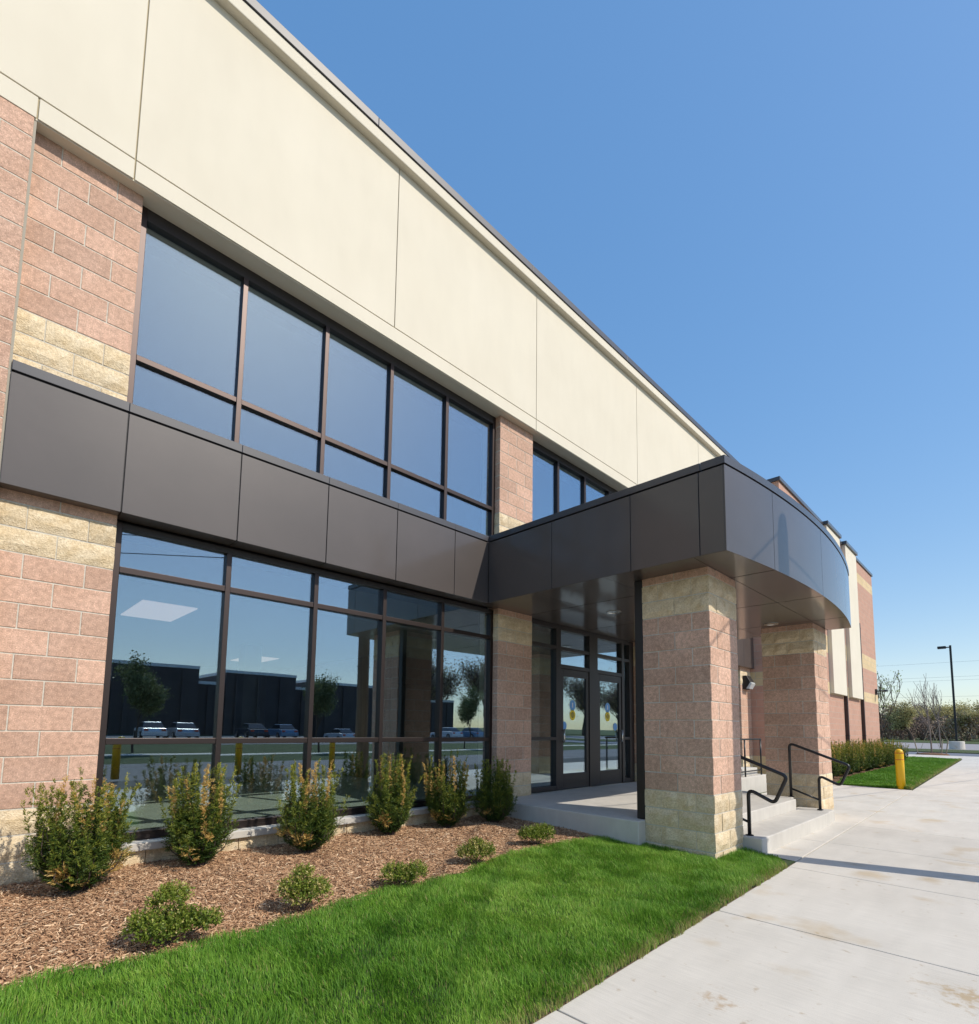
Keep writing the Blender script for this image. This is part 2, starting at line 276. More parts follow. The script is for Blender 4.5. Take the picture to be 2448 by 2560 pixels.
# far end: walk, drive, strip, lot
far_walk = struct(obj('far_walk', MB().prism([(41.32, -12), (47.9, -12), (47.9, 8), (42.9, 8), (42.4, -0.2), (41.32, -2.9)], -0.165, -0.10), CONC))
struct(obj('far_drive', B(47.9, 55.8, -60, 60, -0.165, -0.12), mat('blue_asphalt', (0.15, 0.16, 0.19), 0.9)))
struct(obj('grass_strip', B(55.8, 66.3, -60, 60, -0.165, -0.06), FARGRASS))
struct(obj('far_lot', B(66.3, 115, -60, 60, -0.165, -0.11), mat('pale_asphalt', (0.30, 0.28, 0.28), 0.9)))
struct(obj('far_verge', B(115, 420, -300, 300, -0.165, -0.05), FARGRASS))
cv = MB(); cpts = [(98, -9.5, -0.02), (92, -7.2, -0.02), (88, -5.6, -0.02), (84, -4.4, -0.02), (80, -3.9, -0.02), (76, -4.2, -0.02), (73, -5.2, -0.02)]
cv.tube(cpts, 0.28, 8); struct(obj('lot_kerb', cv, CONC))

# ------------------------------------------------------------------ main building
bld = thing('main_building', 'two storey cream and pink block building with bronze canopy and tall dark framed windows', 'building')
XA, XB, XB2, XC, XC2, XD, XD2 = 0.876, 5.806, 6.618, 10.04, 10.853, 15.783, 16.60
ZB, ZC, ZT = 3.14, 4.064, 4.154
def bevel_block(w, h, d, rough, seed):
    """block with its front-left-bottom at origin, front face at y=0"""
    if not rough:
        bm = bmesh.new(); bmesh.ops.create_cube(bm, size=1.0)
        for v in bm.verts: v.co = Vector(((v.co.x+.5)*w, (v.co.y+.5)*d, (v.co.z+.5)*h))
        bmesh.ops.bevel(bm, geom=[e for e in bm.edges], offset=0.0035, segments=1, affect='EDGES')
        me = bpy.data.meshes.new('block'); bm.to_mesh(me); bm.free(); return me
    r = np.random.default_rng(seed); nx, nz, ny = (6 if w > .3 else 4), 3, 3
    bm = bmesh.new(); cache = {}
    def V(i, j, k):
        key = (i, j, k)
        if key not in cache:
            x, y, z = i/nx*w, k/ny*d, j/nz*h
            edge_x, edge_z = i in (0, nx), j in (0, nz)
            out = -0.002 if (edge_z) else 0.011 + r.uniform(-.005, .007)
            jx = 0 if edge_x else r.uniform(-.012, .012); jz = 0 if edge_z else r.uniform(-.012, .012)
            if edge_x and k in (0, ny): out = -0.001 + r.uniform(0, .004)
            if k == 0: y -= out
            if k == ny: y += out
            if 0 < k < ny and not edge_z:
                if i == 0: x -= out*0.8
                if i == nx: x += out*0.8
            cache[key] = bm.verts.new((x + (jx if 0 < i < nx else 0), y, z+jz))
        return cache[key]
    def face(q):
        try: bm.faces.new(q)
        except ValueError: pass
    for i in range(nx):
        for j in range(nz):
            face([V(i,j,0), V(i+1,j,0), V(i+1,j+1,0), V(i,j+1,0)]); face([V(i+1,j,ny), V(i,j,ny), V(i,j+1,ny), V(i+1,j+1,ny)])
    for k in range(ny):
        for j in range(nz):
            face([V(0,j,k+1), V(0,j,k), V(0,j+1,k), V(0,j+1,k+1)]); face([V(nx,j,k), V(nx,j,k+1), V(nx,j+1,k+1), V(nx,j+1,k)])
        for i in range(nx):
            face([V(i,nz,k), V(i+1,nz,k), V(i+1,nz,k+1), V(i,nz,k+1)]); face([V(i,0,k+1), V(i+1,0,k+1), V(i+1,0,k), V(i,0,k)])
    bm.normal_update(); me = bpy.data.meshes.new('split_block'); bm.to_mesh(me); bm.free(); return me
BLK = {}
def blockmesh(w, d, rough, flush=False):
    v = random.randrange(5) if rough else 0
    key = (round(w, 3), round(d, 3), rough, v)
    if key not in BLK:
        gp = 0.014 if rough else 0.0095; me = bevel_block(w-0.0095, K-gp, d, rough, int(w*1000)*7+int(d*1000)*3+v); me.materials.append(TAN if rough else PINK); BLK[key] = me
    return BLK[key]
def is_tan(row, upper=True): return row in (0, 1, 2, 13, 14) or (upper and row in (20, 21, 22))
def put(me, x, y, z, rot, parent, name='block'):
    o = bpy.data.objects.new(name, me); COL.objects.link(o); o.parent = parent
    o.location = (x, y, z); o.rotation_euler = (0, 0, rot); return o
def pier(x0, x1, yf, row0, row1, depth=0.20, tanrows=True, name='pier', clip_right=True):
    core = obj(name, B(x0+.0065, x1-.0065, yf+.005, yf+depth+.2, row0*K, row1*K), MORTAR, bld)
    n = round((x1-x0)/0.2032)
    for r in range(row0, row1):
        rough = tanrows and is_tan(r)
        # last piece at the right edge: half on odd rows, full on even rows
        x = x1; k = n; first = 1 if r % 2 == 0 else 2
        if name == 'pier' and abs(x1-XA) < .01: first = 1 if r % 2 == 0 else 2
        while k > 0:
            w = min(first if x == x1 else 2, k); x -= w*0.2032; k -= w
            put(blockmesh(w*0.2032, depth, rough), x+.00475, yf, r*K+(.007 if rough else .00475), 0, core)
    return core
# left pier: lower, upper; projecting wall left of it
pier(XA-0.2032*10, XA, 0.0, -1, 16); 
pier(0.085, 0.085+.2032*4-.021, 0.0, 20, 31) if False else None
pu = pier(XA-0.2032*4, XA, 0.0, 20, 31)
lw = obj('projecting_wall', B(-5.0, 0.06, -.113, .3, -0.2, 6.28), MORTAR, bld)
for r in range(16, 31):
    x = 0.068; first = 1 if r % 2 else 2; k = 12
    while k > 0:
        w = first if k == 12 else min(2, k); x -= w*0.2032; k -= w
        put(blockmesh(w*.2032, .1, False), x+.00475, -.117, r*K+.00475, 0, lw)
obj('sealant_joint', B(0.0605, 0.0819, -.104, .1, 2.9, 6.28), mat('sealant', (0.36, 0.33, 0.27), 0.8), bld)
for xa in (XB, XC, XD):
    pier(xa, xa+0.8128, 0.0, -1, 16); pier(xa, xa+0.8128, 0.0, 20, 31)
# stone course and sill under the ground floor windows
for (a, b) in ((XA, XB), (XC2, XD)):
    base = obj('window_base', B(a+.001, b-.001, .03, .35, -.3, .165), MORTAR, bld)
    x = a
    while x < b-.01:
        w = min(.4064, b-x); put(blockmesh(w, .16, True), x+.00475, .012, 0.165-K+.0096, 0, base); x += w
    obj('stone_sill', B(a+.002, b-.002, -.035, .22, .168, .238), STEPC, base, bevel=0.006)

# windows
YG = 0.10
tilt = random.Random(12)
def tilt_pane(a, b, y, z0, z1, par):
    cx_, cz_ = (a+b)/2, (z0+z1)/2; e_ = .006     # set a little into the frame, each a hair out of true
    o = obj('pane', B(a-cx_-e_, b-cx_+e_, 0, .008, z0-cz_-e_, z1-cz_+e_), GLASS, par, (cx_, y, cz_)); o.rotation_euler = (R(tilt.uniform(-.22, .22)), 0, R(tilt.uniform(-.22, .22))); return o
def window(x0, x1, z0, z1, mull, trans, parent=bld, head=0.0, jamb=0.058):
    fr = MB(); d0, d1 = YG, YG+.13
    fr.box(x0, x0+jamb, d0, d1, z0, z1); fr.box(x1-jamb, x1, d0, d1, z0, z1)
    fr.box(x0+jamb, x1-jamb, d0+.002, d1, z0, z0+.075)
    w = obj('window', fr, FRAME, parent, bevel=0.003); obj('head', B(x0+jamb, x1-jamb, d0+.002, d1, z1-.06-head, z1), DARKFR, w, bevel=0.003)  # head coloured darker than the frame to paint in the overhang's shade
    xs = [x0+jamb] + mull + [x1-jamb]; zs = [z0+.075] + trans + [z1-.06-head]
    hw = .026
    for mx in mull: obj('mullion', B(mx-hw, mx+hw, d0-.004, d1-.001, z0+.075, z1-.06-head), FRAME, w, bevel=0.003)
    for i in range(len(xs)-1):
        a = xs[i] + (hw if i else 0); b = xs[i+1] - (hw if i < len(xs)-2 else 0)
        for tz in trans: obj('transom', B(a, b, d0+.003, d1-.002, tz-.028, tz+.028), FRAME, w, bevel=0.003)
        for j in range(len(zs)-1):
            c = zs[j] + (.028 if j else 0); e = zs[j+1] - (.028 if j < len(zs)-2 else 0)
            tilt_pane(a, b, d0+.045, c, e, w)
    return w
ML = [1.876, 2.853, 3.804, 4.784]
window(XA, XB, .243, 3.12, ML, [1.130, 2.686])
window(XA, XB, 4.10, 6.34, ML, [4.740], head=.13)
MR = [XC2 + (XB-m_) for m_ in reversed(ML)]
window(XC2, XD, .243, 3.12, MR, [1.130, 2.686])
window(XC2, XD, 4.10, 6.34, MR, [4.740], head=.13)
window(XB2, XC, 4.10, 6.34, [7.457, 8.30, 9.16], [4.740], head=.13)

# entrance storefront
st = MB(); d0, d1 = 0.10, 0.24
for a, b in ((XB2, 6.70), (7.40, 7.535), (8.42, 8.70), (9.575, 9.67), (9.87, XC)): st.box(a, b, d0, d1, .25, 3.10)
for a, b in ((6.70, 7.40), (9.67, 9.87)): st.box(a, b, d0+.004, d1, .25, .33); st.box(a, b, d0+.004, d1, 1.105, 1.16)
for a, b in ((7.535, 8.42), (8.70, 9.575)): st.box(a, b, d0+.004, d1, 2.375, 2.445); st.box(a, b, d0+.004, d1, 2.70, 2.76)
for a, b in ((6.70, 7.40), (9.67, 9.87)): st.box(a, b, d0+.004, d1, 2.70, 2.76)
st.box(XB2, XC, d0+.002, d1+.02, 3.06, 3.14)
stf = obj('entrance_frame', st, DARKFR, bld, bevel=0.004)
def pane(a, b, z0, z1, par, y=.16): tilt_pane(a, b, y, z0, z1, par)
for a, b in ((6.70, 7.40), (9.67, 9.87)): pane(a, b, .33, 1.105, stf); pane(a, b, 1.16, 2.70, stf); pane(a, b, 2.76, 3.06, stf)
for a, b in ((7.535, 8.42), (8.70, 9.575)): pane(a, b, 2.445, 2.70, stf); pane(a, b, 2.76, 3.06, stf)
def disc(par, x, z, rx, rz, mt, name='sticker', y=.1355):
    mb = MB(); n = 28; mb.v = [(x+rx*math.cos(2*math.pi*i/n), y, z+rz*math.sin(2*math.pi*i/n)) for i in range(n)] + [(x+rx*math.cos(2*math.pi*i/n), y+.002, z+rz*math.sin(2*math.pi*i/n)) for i in range(n)]
    mb.f = [tuple(range(n)), tuple(reversed(range(n, 2*n)))] + [(i, n+i, n+(i+1)%n, (i+1)%n) for i in range(n)]; return obj(name, mb, mt, par)
for a, b, small in ((7.54, 8.415, 7.672), (8.705, 9.57, 9.36)):
    dm = MB(); s_ = .085
    dm.box(a+.004, a+s_, .115, .165, .262, 2.37); dm.box(b-s_, b-.004, .115, .165, .262, 2.37); dm.box(a+s_, b-s_, .115, .165, .262, .52); dm.box(a+s_, b-s_, .115, .165, 2.24, 2.37)
    dr = obj('door', dm, DARKFR, bld, bevel=0.004); obj('pane', B(a+s_-.004, b-s_+.004, .138, .146, .516, 2.244), GLASS, dr)
    cx = (a+s_+b-s_)/2 - .05
    disc(dr, cx, 1.73, .085, .095, BLUEST); disc(dr, cx, 1.555, .085, .095, YELST); disc(dr, small, 1.36, .075, .075, BLUEST)
    for i, wd in enumerate((.05, .11, .12, .10, .05)): obj('sticker_print', B(cx-wd/2, cx+wd/2, .1342, .1352, 1.60-.022*i-.006, 1.60-.022*i+.006), BLACKI, dr)
    obj('sticker_print', B(cx-.012, cx+.012, .1342, .1352, 1.69, 1.775), WHITEI, dr)
    hx = a+.05 if a < 8 else b-.05
    hb = MB().tube([(hx, .07, 1.06), (hx, .07, 1.30)], .014, 8); hb.tube([(hx, .115, 1.08), (hx, .07, 1.08)], .010, 8); hb.tube([(hx, .115, 1.28), (hx, .07, 1.28)], .010, 8)
    obj('handle', hb, CHROME, dr, smooth=True)
    obj('threshold', B(a, b, .06, .2, .2475, .2565), CHROME, dr)

# canopy band along the wall
def band(x0, x1, joints, flip=False):
    core = obj('band', B(x0+.02, x1-.02, -.108, .09, ZB+.012, ZC+.004), SEAM, bld)
    xs = [x0] + joints + [x1]
    for i in range(len(xs)-1):
        a = xs[i] + (.005 if i else 0); b = xs[i+1] - (.005 if i < len(xs)-2 else 0)
        obj('panel', B(a, b, -.12, -.109, ZB, ZC-.010), BRONZE, core, bevel=0.0025)
        obj('soffit_panel', B(a, b, -.108, .1, ZB-.001, ZB+.011), BRONZE, core)
    cp = xs if not flip else xs
    for i in range(len(xs)-1):
        obj('coping', B(xs[i]+.0008, xs[i+1]-.0008, -.127, .098, ZC+.006, ZT), COPING, core, bevel=0.004)
    return core
band(0.082, 5.462, [0.876, 1.862, 2.840, 3.806, 4.793])
band(11.06, 16.57, [11.87, 12.85, 13.82, 14.80, 15.78])
# entrance canopy
CXL, CXR = 5.462, 11.05
def fy(x):
    t = (x-8.25)/2.8; return -3.765 + 0.225*t*t
joint_x = [CXL, 6.51, 8.21, 9.95, CXR]
arc = [CXL + (CXR-CXL)*i/40 for i in range(41)]
canopy = obj('canopy', MB().prism([(x, fy(x)+.014) for x in arc if CXL+.02 < x < CXR-.02] + [(CXR-.014, -.02), (CXL+.014, -.02)], ZB+.013, ZC+.004), SEAM, bld)
def arc_panel(a, b, y_out, z0, z1, mt, name, thick=.012):
    n = 14; xs = [a+(b-a)*i/n for i in range(n+1)]
    return obj(name, MB().prism([(x, fy(x)+y_out) for x in xs] + [(x, fy(x)+y_out+thick) for x in reversed(xs)], z0, z1), mt, canopy)
for i in range(4):
    a, b = joint_x[i] + (.004 if i else 0), joint_x[i+1] - (.004 if i < 3 else 0)
    arc_panel(a, b, 0, ZB, ZC-.010, BRONZE, 'panel')
cj = [CXL-.007, 6.02, 6.66, 7.26, 7.88, 8.5, 9.1, 9.72, 10.35, CXR+.007]
for i in range(len(cj)-1): arc_panel(cj[i]+.0008, cj[i+1]-.0008, -.008, ZC+.006, ZT, COPING, 'coping', .25)
sj = [-.128, -1.30, -2.46, -3.27]
for (xs, sgn) in ((CXL, 1), (CXR, -1)):
    ys = sj + [fy(xs)+.0005]
    for i in range(4):
        y1, y0 = ys[i] - (.004 if i else 0), ys[i+1] + (.004 if i < 3 else .013)
        xa, xb = sorted((xs, xs+sgn*.012)); obj('panel', B(xa, xb, y0, y1, ZB, ZC-.010), BRONZE, canopy, bevel=0.0025)
    xa, xb = sorted((xs-sgn*.008, xs+sgn*.24)); obj('coping', B(xa, xb, fy(xs)+.25, -.129, ZC+.006, ZT), COPING, canopy, bevel=0.004)
obj('roof_sheet', B(CXL+.2, CXR-.2, -3.45, -.13, ZC-.02, ZC+.03), BLACKM, canopy)
for i in range(4):
    a, b = joint_x[i]+.0135 + (.004 if i else 0), joint_x[i+1] - .0135 - (0 if i == 3 else -.0095)
    n = 10; xs = [a+(b-a)*k/n for k in range(n+1)]
    obj('soffit_panel', MB().prism([(x, fy(x)+.0135) for x in xs] + [(b, -3.2), (a, -3.2)], ZB, ZB+.012), BRONZE, canopy)
    for y1, y0 in ((-3.192, -2.1), (-2.092, -1.0), (-.992, .09)):
        obj('soffit_panel', B(a, b, y0-0, y1, ZB, ZB+.012) if y0 > y1 and False else B(a, b, min(y0, y1), max(y0, y1), ZB+.0005, ZB+.0125), BRONZE, canopy)
def downlight(x, y):
    ring = MB().lathe([(.115, 0), (.115, -.008), (.085, -.008), (.08, 0.0)], (x, y, ZB), 28); r_ = obj('downlight', ring, CHROME, canopy, smooth=False)
    obj('lens', MB().lathe([(.081, -.003), (.0805, -.0015)], (x, y, ZB), 24), CHROME, r_)
for x, y in ((7.22, -1.16), (9.80, -2.64), (7.0, -2.64), (9.6, -1.16)): downlight(x, y)

# columns of the canopy
def column(x0, yf):
    S = .8128; core = obj('column', B(x0+.0065, x0+S-.0065, yf+.0065, yf+S-.0065, -.25, ZB), MORTAR, bld)
    q = .2032
    for r in range(-1, 16):
        rough = is_tan(r) or r == -1; gx = .00475; z = r*K+(.007 if rough else gx)
        me = lambda w: blockmesh(w, q-.004, rough)
        if r % 2 == 0:    # long blocks along the front and back
            for i in (0, 1): put(me(2*q), x0+i*2*q+gx, yf, z, 0, core); put(me(2*q), x0+S-i*2*q-gx, yf+S, z, math.pi, core)
            put(me(2*q), x0, yf+3*q-gx, z, -math.pi/2, core); put(me(2*q), x0+S, yf+q+gx, z, math.pi/2, core)
        else:             # long blocks along the sides
            for i in (0, 1): put(me(2*q), x0, yf+S-i*2*q-gx, z, -math.pi/2, core); put(me(2*q), x0+S, yf+i*2*q+gx, z, math.pi/2, core)
            put(me(2*q), x0+q+gx, yf, z, 0, core); put(me(2*q), x0+3*q-gx, yf+S, z, math.pi, core)
    return core
column(5.874, -3.185); column(10.145, -3.175)
dp = obj('downpipe', B(5.885, 5.975, -2.368, -2.262, .25, ZB), BLACKM, bld, bevel=.008)

# cream fascia
FY = -0.124; ZG, ZP, ZCO, ZTOP = 6.475, 8.765, 8.925, 9.045
fc = obj('fascia', B(-12, 16.58, FY+.014, .35, 6.285, ZP), GROOVE, bld)
obj('fascia_soffit', B(-12, 16.58, FY+.0145, .34, 6.272, 6.2845), CREAM, fc)
lo = [-12, 0.081, 0.771, 6.55, 13.02, 16.58]; up = [-12, -6, -2.4, 0.771, 3.665, 6.55, 9.91, 13.02, 16.58]
def cells(xs, z0, z1):
    for i in range(len(xs)-1): obj('panel', B(xs[i]+.006, xs[i+1]-.006, FY, FY+.013, z0, z1), CREAM, fc, bevel=0.003)
cells(lo, 6.281, ZG-.006); cells(up, ZG+.006, ZP)
cor = obj('cornice', B(-12, 16.58, FY-.10, .35, ZP, ZCO), CREAM, bld, bevel=.01)
x = -12.0
while x < 16.5:
    x2 = min(x+3.05, 16.58); obj('coping', B(x+.001, x2-.001, FY-.118, .37, ZCO+.001, ZTOP), COPING, cor, bevel=.006); x = x2
# shell of the building: roof, floors, walls behind the glass
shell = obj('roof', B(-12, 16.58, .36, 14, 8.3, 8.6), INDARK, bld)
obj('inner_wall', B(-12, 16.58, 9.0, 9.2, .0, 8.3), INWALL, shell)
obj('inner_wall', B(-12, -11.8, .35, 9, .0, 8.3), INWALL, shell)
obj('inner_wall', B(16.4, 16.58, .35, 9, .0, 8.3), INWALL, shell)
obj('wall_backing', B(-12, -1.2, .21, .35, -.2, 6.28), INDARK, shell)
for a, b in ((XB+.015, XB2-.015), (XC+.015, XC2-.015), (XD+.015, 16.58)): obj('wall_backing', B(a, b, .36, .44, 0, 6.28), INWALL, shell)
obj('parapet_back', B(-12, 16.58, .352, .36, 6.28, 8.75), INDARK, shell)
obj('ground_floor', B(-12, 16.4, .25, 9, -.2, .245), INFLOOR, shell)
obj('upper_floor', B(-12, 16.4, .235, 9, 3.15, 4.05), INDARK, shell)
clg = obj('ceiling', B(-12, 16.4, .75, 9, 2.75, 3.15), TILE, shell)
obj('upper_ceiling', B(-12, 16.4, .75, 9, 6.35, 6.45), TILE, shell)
for xx, yy in ((1.44, 1.64), (4.30, 5.75), (-1.6, 1.64), (12.2, 1.64)):
    obj('light_panel', B(xx, xx+.6, yy, yy+1.2, 2.735, 2.7495), PANELLIGHT, clg)
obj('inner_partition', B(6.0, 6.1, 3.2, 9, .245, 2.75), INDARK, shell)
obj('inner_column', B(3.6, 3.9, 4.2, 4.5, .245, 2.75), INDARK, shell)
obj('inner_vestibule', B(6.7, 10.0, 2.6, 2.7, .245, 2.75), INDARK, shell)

# ------------------------------------------------------------------ wing on the right
wing = thing('side_wing', 'tall pink block wing with cream pilasters and brown downspouts past the canopy', 'building')
WX0, WX1, WY, WZ = 16.60, 30.05, -0.95, 8.62
obj('wall', B(WX0, WX1, WY, 16, -.3, WZ), FARWALL, wing)
def wcope(a, b, y, z): obj('coping', B(a, b, y-.05, y+.35, z, z+.12), COPING, wing, bevel=.01)
wcope(WX0-.05, 21.36, WY, WZ+.001); wcope(23.36, 24.15, WY, WZ+.001); wcope(26.14, WX1+.04, WY, WZ+.001)
obj('coping', B(WX0-.05, WX0+.3, WY+.351, 15.9, WZ+.001, WZ+.12), COPING, wing)
for a, b in ((21.41, 23.32), (24.20, 26.09)):
    obj('pilaster', B(a, b, WY-.13, WY+.2, 2.666, WZ+.02), CREAM, wing, bevel=.012); obj('coping', B(a-.05, b+.05, WY-.19, WY+.4, WZ+.021, WZ+.15), COPING, wing, bevel=.01)
for x_, zt in ((23.42, 8.5), (26.30, 5.84)):
    dsp = obj('downspout', B(x_-.055, x_+.055, WY-.115, WY-.002, -.05, zt), mat('brown_downspout', (0.05, 0.028, 0.026), 0.5), wing, bevel=.012)
    for zz in (1.2, 3.6, 5.6): obj('bracket', B(x_-.075, x_+.075, WY-.118, WY-.001, zz, zz+.04), BLACKM, dsp)
hm = MB().box(29.42, 29.58, WY-.07, WY-.001, 3.05, 3.3); hm.tube([(29.5, WY-.05, 3.2), (29.5, WY-.32, 3.24)], .02, 8); hm.lathe([(.03, 0), (.12, -.04), (.11, -.09), (.02, -.1)], (29.5, WY-.36, 3.27), 14)
obj('gooseneck_lamp', hm, BLACKM, wing)

# wall pack lamp on the pier by the wing
wp = thing('wall_lamp', 'black wall lamp with clear lens on the pink pier between canopy and wing', 'lamp', loc=(16.12, 0, 2.70))
prof = MB(); prof.v = [(-.17, 0, -.19), (-.17, -.07, -.19), (-.17, -.20, .02), (-.17, -.11, .20), (-.17, 0, .20), (.17, 0, -.19), (.17, -.07, -.19), (.17, -.20, .02), (.17, -.11, .20), (.17, 0, .20)]
prof.f = [(4, 3, 2, 1, 0), (5, 6, 7, 8, 9), (0, 1, 6, 5), (1, 2, 7, 6), (2, 3, 8, 7), (3, 4, 9, 8), (4, 0, 5, 9)]
obj('housing', prof, BLACKM, wp, bevel=.01)
ln = MB(); ln.v = [(-.15, -.085, -.17), (-.15, -.205, .01), (-.15, -.24, -.03), (-.15, -.16, -.18), (.15, -.085, -.17), (.15, -.205, .01), (.15, -.24, -.03), (.15, -.16, -.18)]
ln.f = [(0, 1, 2, 3), (7, 6, 5, 4), (0, 4, 5, 1), (1, 5, 6, 2), (2, 6, 7, 3), (3, 7, 4, 0)]; obj('lens', ln, LAMPLENS, wp)

# ------------------------------------------------------------------ porch, steps, rails
porch = thing('entrance_porch', 'concrete entrance porch with two front steps between the block columns', 'porch')
obj('landing', MB().prism([(5.72, -2.372), (6.69, -2.372), (6.69, -2.957), (9.62, -2.957), (9.62, -2.86), (9.86, -2.86), (9.86, -2.15), (10.14, -2.15), (10.14, -1.0), (14.6, -1.0), (14.6, .095), (5.72, .095)], -.25, .246), STEPC, porch, bevel=.012)
obj('step', B(6.66, 9.72, -3.395, -2.9575, -.25, .083), STEPC, porch, bevel=.012)
obj('step', B(9.721, 10.143, -3.36, -2.861, -.25, .075), STEPC, porch, bevel=.012)
obj('upper_kerb', B(10.6, 14.3, -.86, -.55, .247, .42), STEPC, porch, bevel=.01)
def arcpath(pts, rad, n=6):
    P = [Vector(p) for p in pts]; out = [P[0]]
    for i in range(1, len(P)-1):
        a, b = (P[i-1]-P[i]).normalized(), (P[i+1]-P[i]).normalized(); ang = a.angle(b); t = min(rad/math.tan(ang/2), (P[i-1]-P[i]).length*.49, (P[i+1]-P[i]).length*.49)
        s, e = P[i]+a*t, P[i]+b*t
        for k in range(n+1):
            u = k/n; out.append(s*(1-u)**2 + P[i]*2*u*(1-u) + e*u*u)
    return out + [P[-1]]
def handrail(x, label):
    t = thing('handrail', label, 'handrail', 'handrails beside the entrance steps', (x, -3.0, .08))
    q = lambda y, z: (0, y+3.0, z-.08)
    r1 = MB().tube(arcpath([q(-2.815, .24), q(-2.815, 1.125), q(-3.645, .80), q(-3.505, .485), q(-3.222, .625), q(-3.222, .078)], .055), .021, 12)
    obj('rail', r1, STEEL, t, smooth=True)
    obj('lower_rail', MB().tube([q(-2.815, .385), q(-3.222, .235)], .015, 10), STEEL, t, smooth=True)
    for y, z in ((-2.815, .247), (-3.222, .084)): obj('base_flange', MB().lathe([(.045, 0), (.045, .008), (.024, .014)], q(y, z), 16), STEEL, t)
handrail(6.775, 'bent black handrail in front of the near block column')
handrail(9.885, 'bent black handrail in front of the far block column')
pr_ = thing('porch_railing', 'low black railing along the landing behind the far column', 'railing', loc=(12.6, -.93, .246))
obj('top_rail', MB().tube([(-1.9, 0, .875), (1.78, 0, .875)], .021, 10), STEEL, pr_, smooth=True); obj('lower_rail', MB().tube([(-1.9, 0, .12), (1.78, 0, .12)], .016, 10), STEEL, pr_, smooth=True)
for px in (-1.85, -.55, .68, 1.76): obj('post', MB().tube([(px, 0, 0), (px, 0, .87)], .019, 10), STEEL, pr_, smooth=True)

# ------------------------------------------------------------------ bollards
def bollard(x, y, label):
    t = thing('bollard', label, 'bollard', 'yellow bollards', (x, y, -.10))
    obj('sleeve', MB().lathe([(.092, 0), (.092, .90), (.086, .955), (.066, .995), (.03, 1.015), (.004, 1.02)], seg=32), YELLOW, t, smooth=True)
    for z in (.74, .905): obj('tape_band', MB().lathe([(.0925, z), (.0935, z+.002), (.0935, z+.014), (.0925, z+.016)], seg=32), REDT, t, smooth=True)
bollard(17.37, -3.27, 'yellow bollard with red bands standing at the corner of the far lawn')
bollard(2.9, -10.05, 'yellow bollard mirrored in the leftmost ground floor window')
bollard(5.9, -10.05, 'yellow bollard mirrored in the second ground floor window from the left')
bollard(8.8, -10.05, 'yellow bollard mirrored in the third ground floor window from the left')

# ------------------------------------------------------------------ planting bed and lawn
EDGE = [(-8, -2.05), (-2, -2.03), (.24, -2.0), (.55, -1.98), (.97, -2.08), (1.49, -2.06), (1.85, -2.04), (2.38, -1.88), (2.78, -1.95), (3.35, -1.90), (3.9, -1.80), (4.42, -1.72), (4.9, -1.72), (5.31, -1.77), (5.72, -1.98)]
EX, EYv = np.array([p[0] for p in EDGE]), np.array([p[1] for p in EDGE])
def edge_y(x): return np.interp(x, EX, EYv)
NG = np.random.default_rng(3).uniform(-1, 1, (97, 97))
def hnoise(x, y, s=1.0, seed=0):
    x = np.asarray(x, float); y = np.asarray(y, float); out = 0; amp = 1.0; f = 1.6*s
    for k in range(3):
        X, Y = x*f + 17.3*seed + 5*k, y*f + 9.1*seed + 3*k; xi, yi = np.floor(X).astype(int), np.floor(Y).astype(int); u, v = X-xi, Y-yi; u = u*u*(3-2*u); v = v*v*(3-2*v)
        n = lambda a, b: NG[(xi+a) % 97, (yi+b) % 97]
        out = out + amp*((n(0, 0)*(1-u) + n(1, 0)*u)*(1-v) + (n(0, 1)*(1-u) + n(1, 1)*u)*v); amp *= .5; f *= 2.1
    return out/1.3
def bed_z(x, y):
    t = np.clip((y-edge_y(x))/2.0, 0, 1); return -.012 + .05*t + .012*hnoise(x, y, 1.0)
def lawn_z(x, y):
    t = np.clip((edge_y(x)-y)/1.8, 0, 1); return -.012 - .085*t + .008*hnoise(x, y, .8, 3)
def sheet(name, xs, yfun0, yfun1, zf, ny, mt):
    V = []; nx = len(xs)
    for x in xs:
        for j in range(ny+1):
            y = yfun0(x) + (yfun1(x)-yfun0(x))*j/ny; V.append((x, y, float(zf(np.array(x), np.array(y)))))
    F = [(i*(ny+1)+j, (i+1)*(ny+1)+j, (i+1)*(ny+1)+j+1, i*(ny+1)+j+1) for i in range(nx-1) for j in range(ny)]
    me = bpy.data.meshes.new(name); me.from_pydata(V, [], F); me.polygons.foreach_set('use_smooth', [True]*len(F)); me.materials.append(mt)
    o = bpy.data.objects.new(name, me); COL.objects.link(o); return o
struct(sheet('planting_bed', np.linspace(-8, 5.72, 240), lambda x: float(edge_y(x)), lambda x: .03, bed_z, 30, SOIL))
struct(sheet('lawn', np.linspace(-8, 6.64, 180), lambda x: ey(x)+.0, lambda x: float(edge_y(x)) if x < 5.72 else -1.95, lawn_z, 24, TURF))

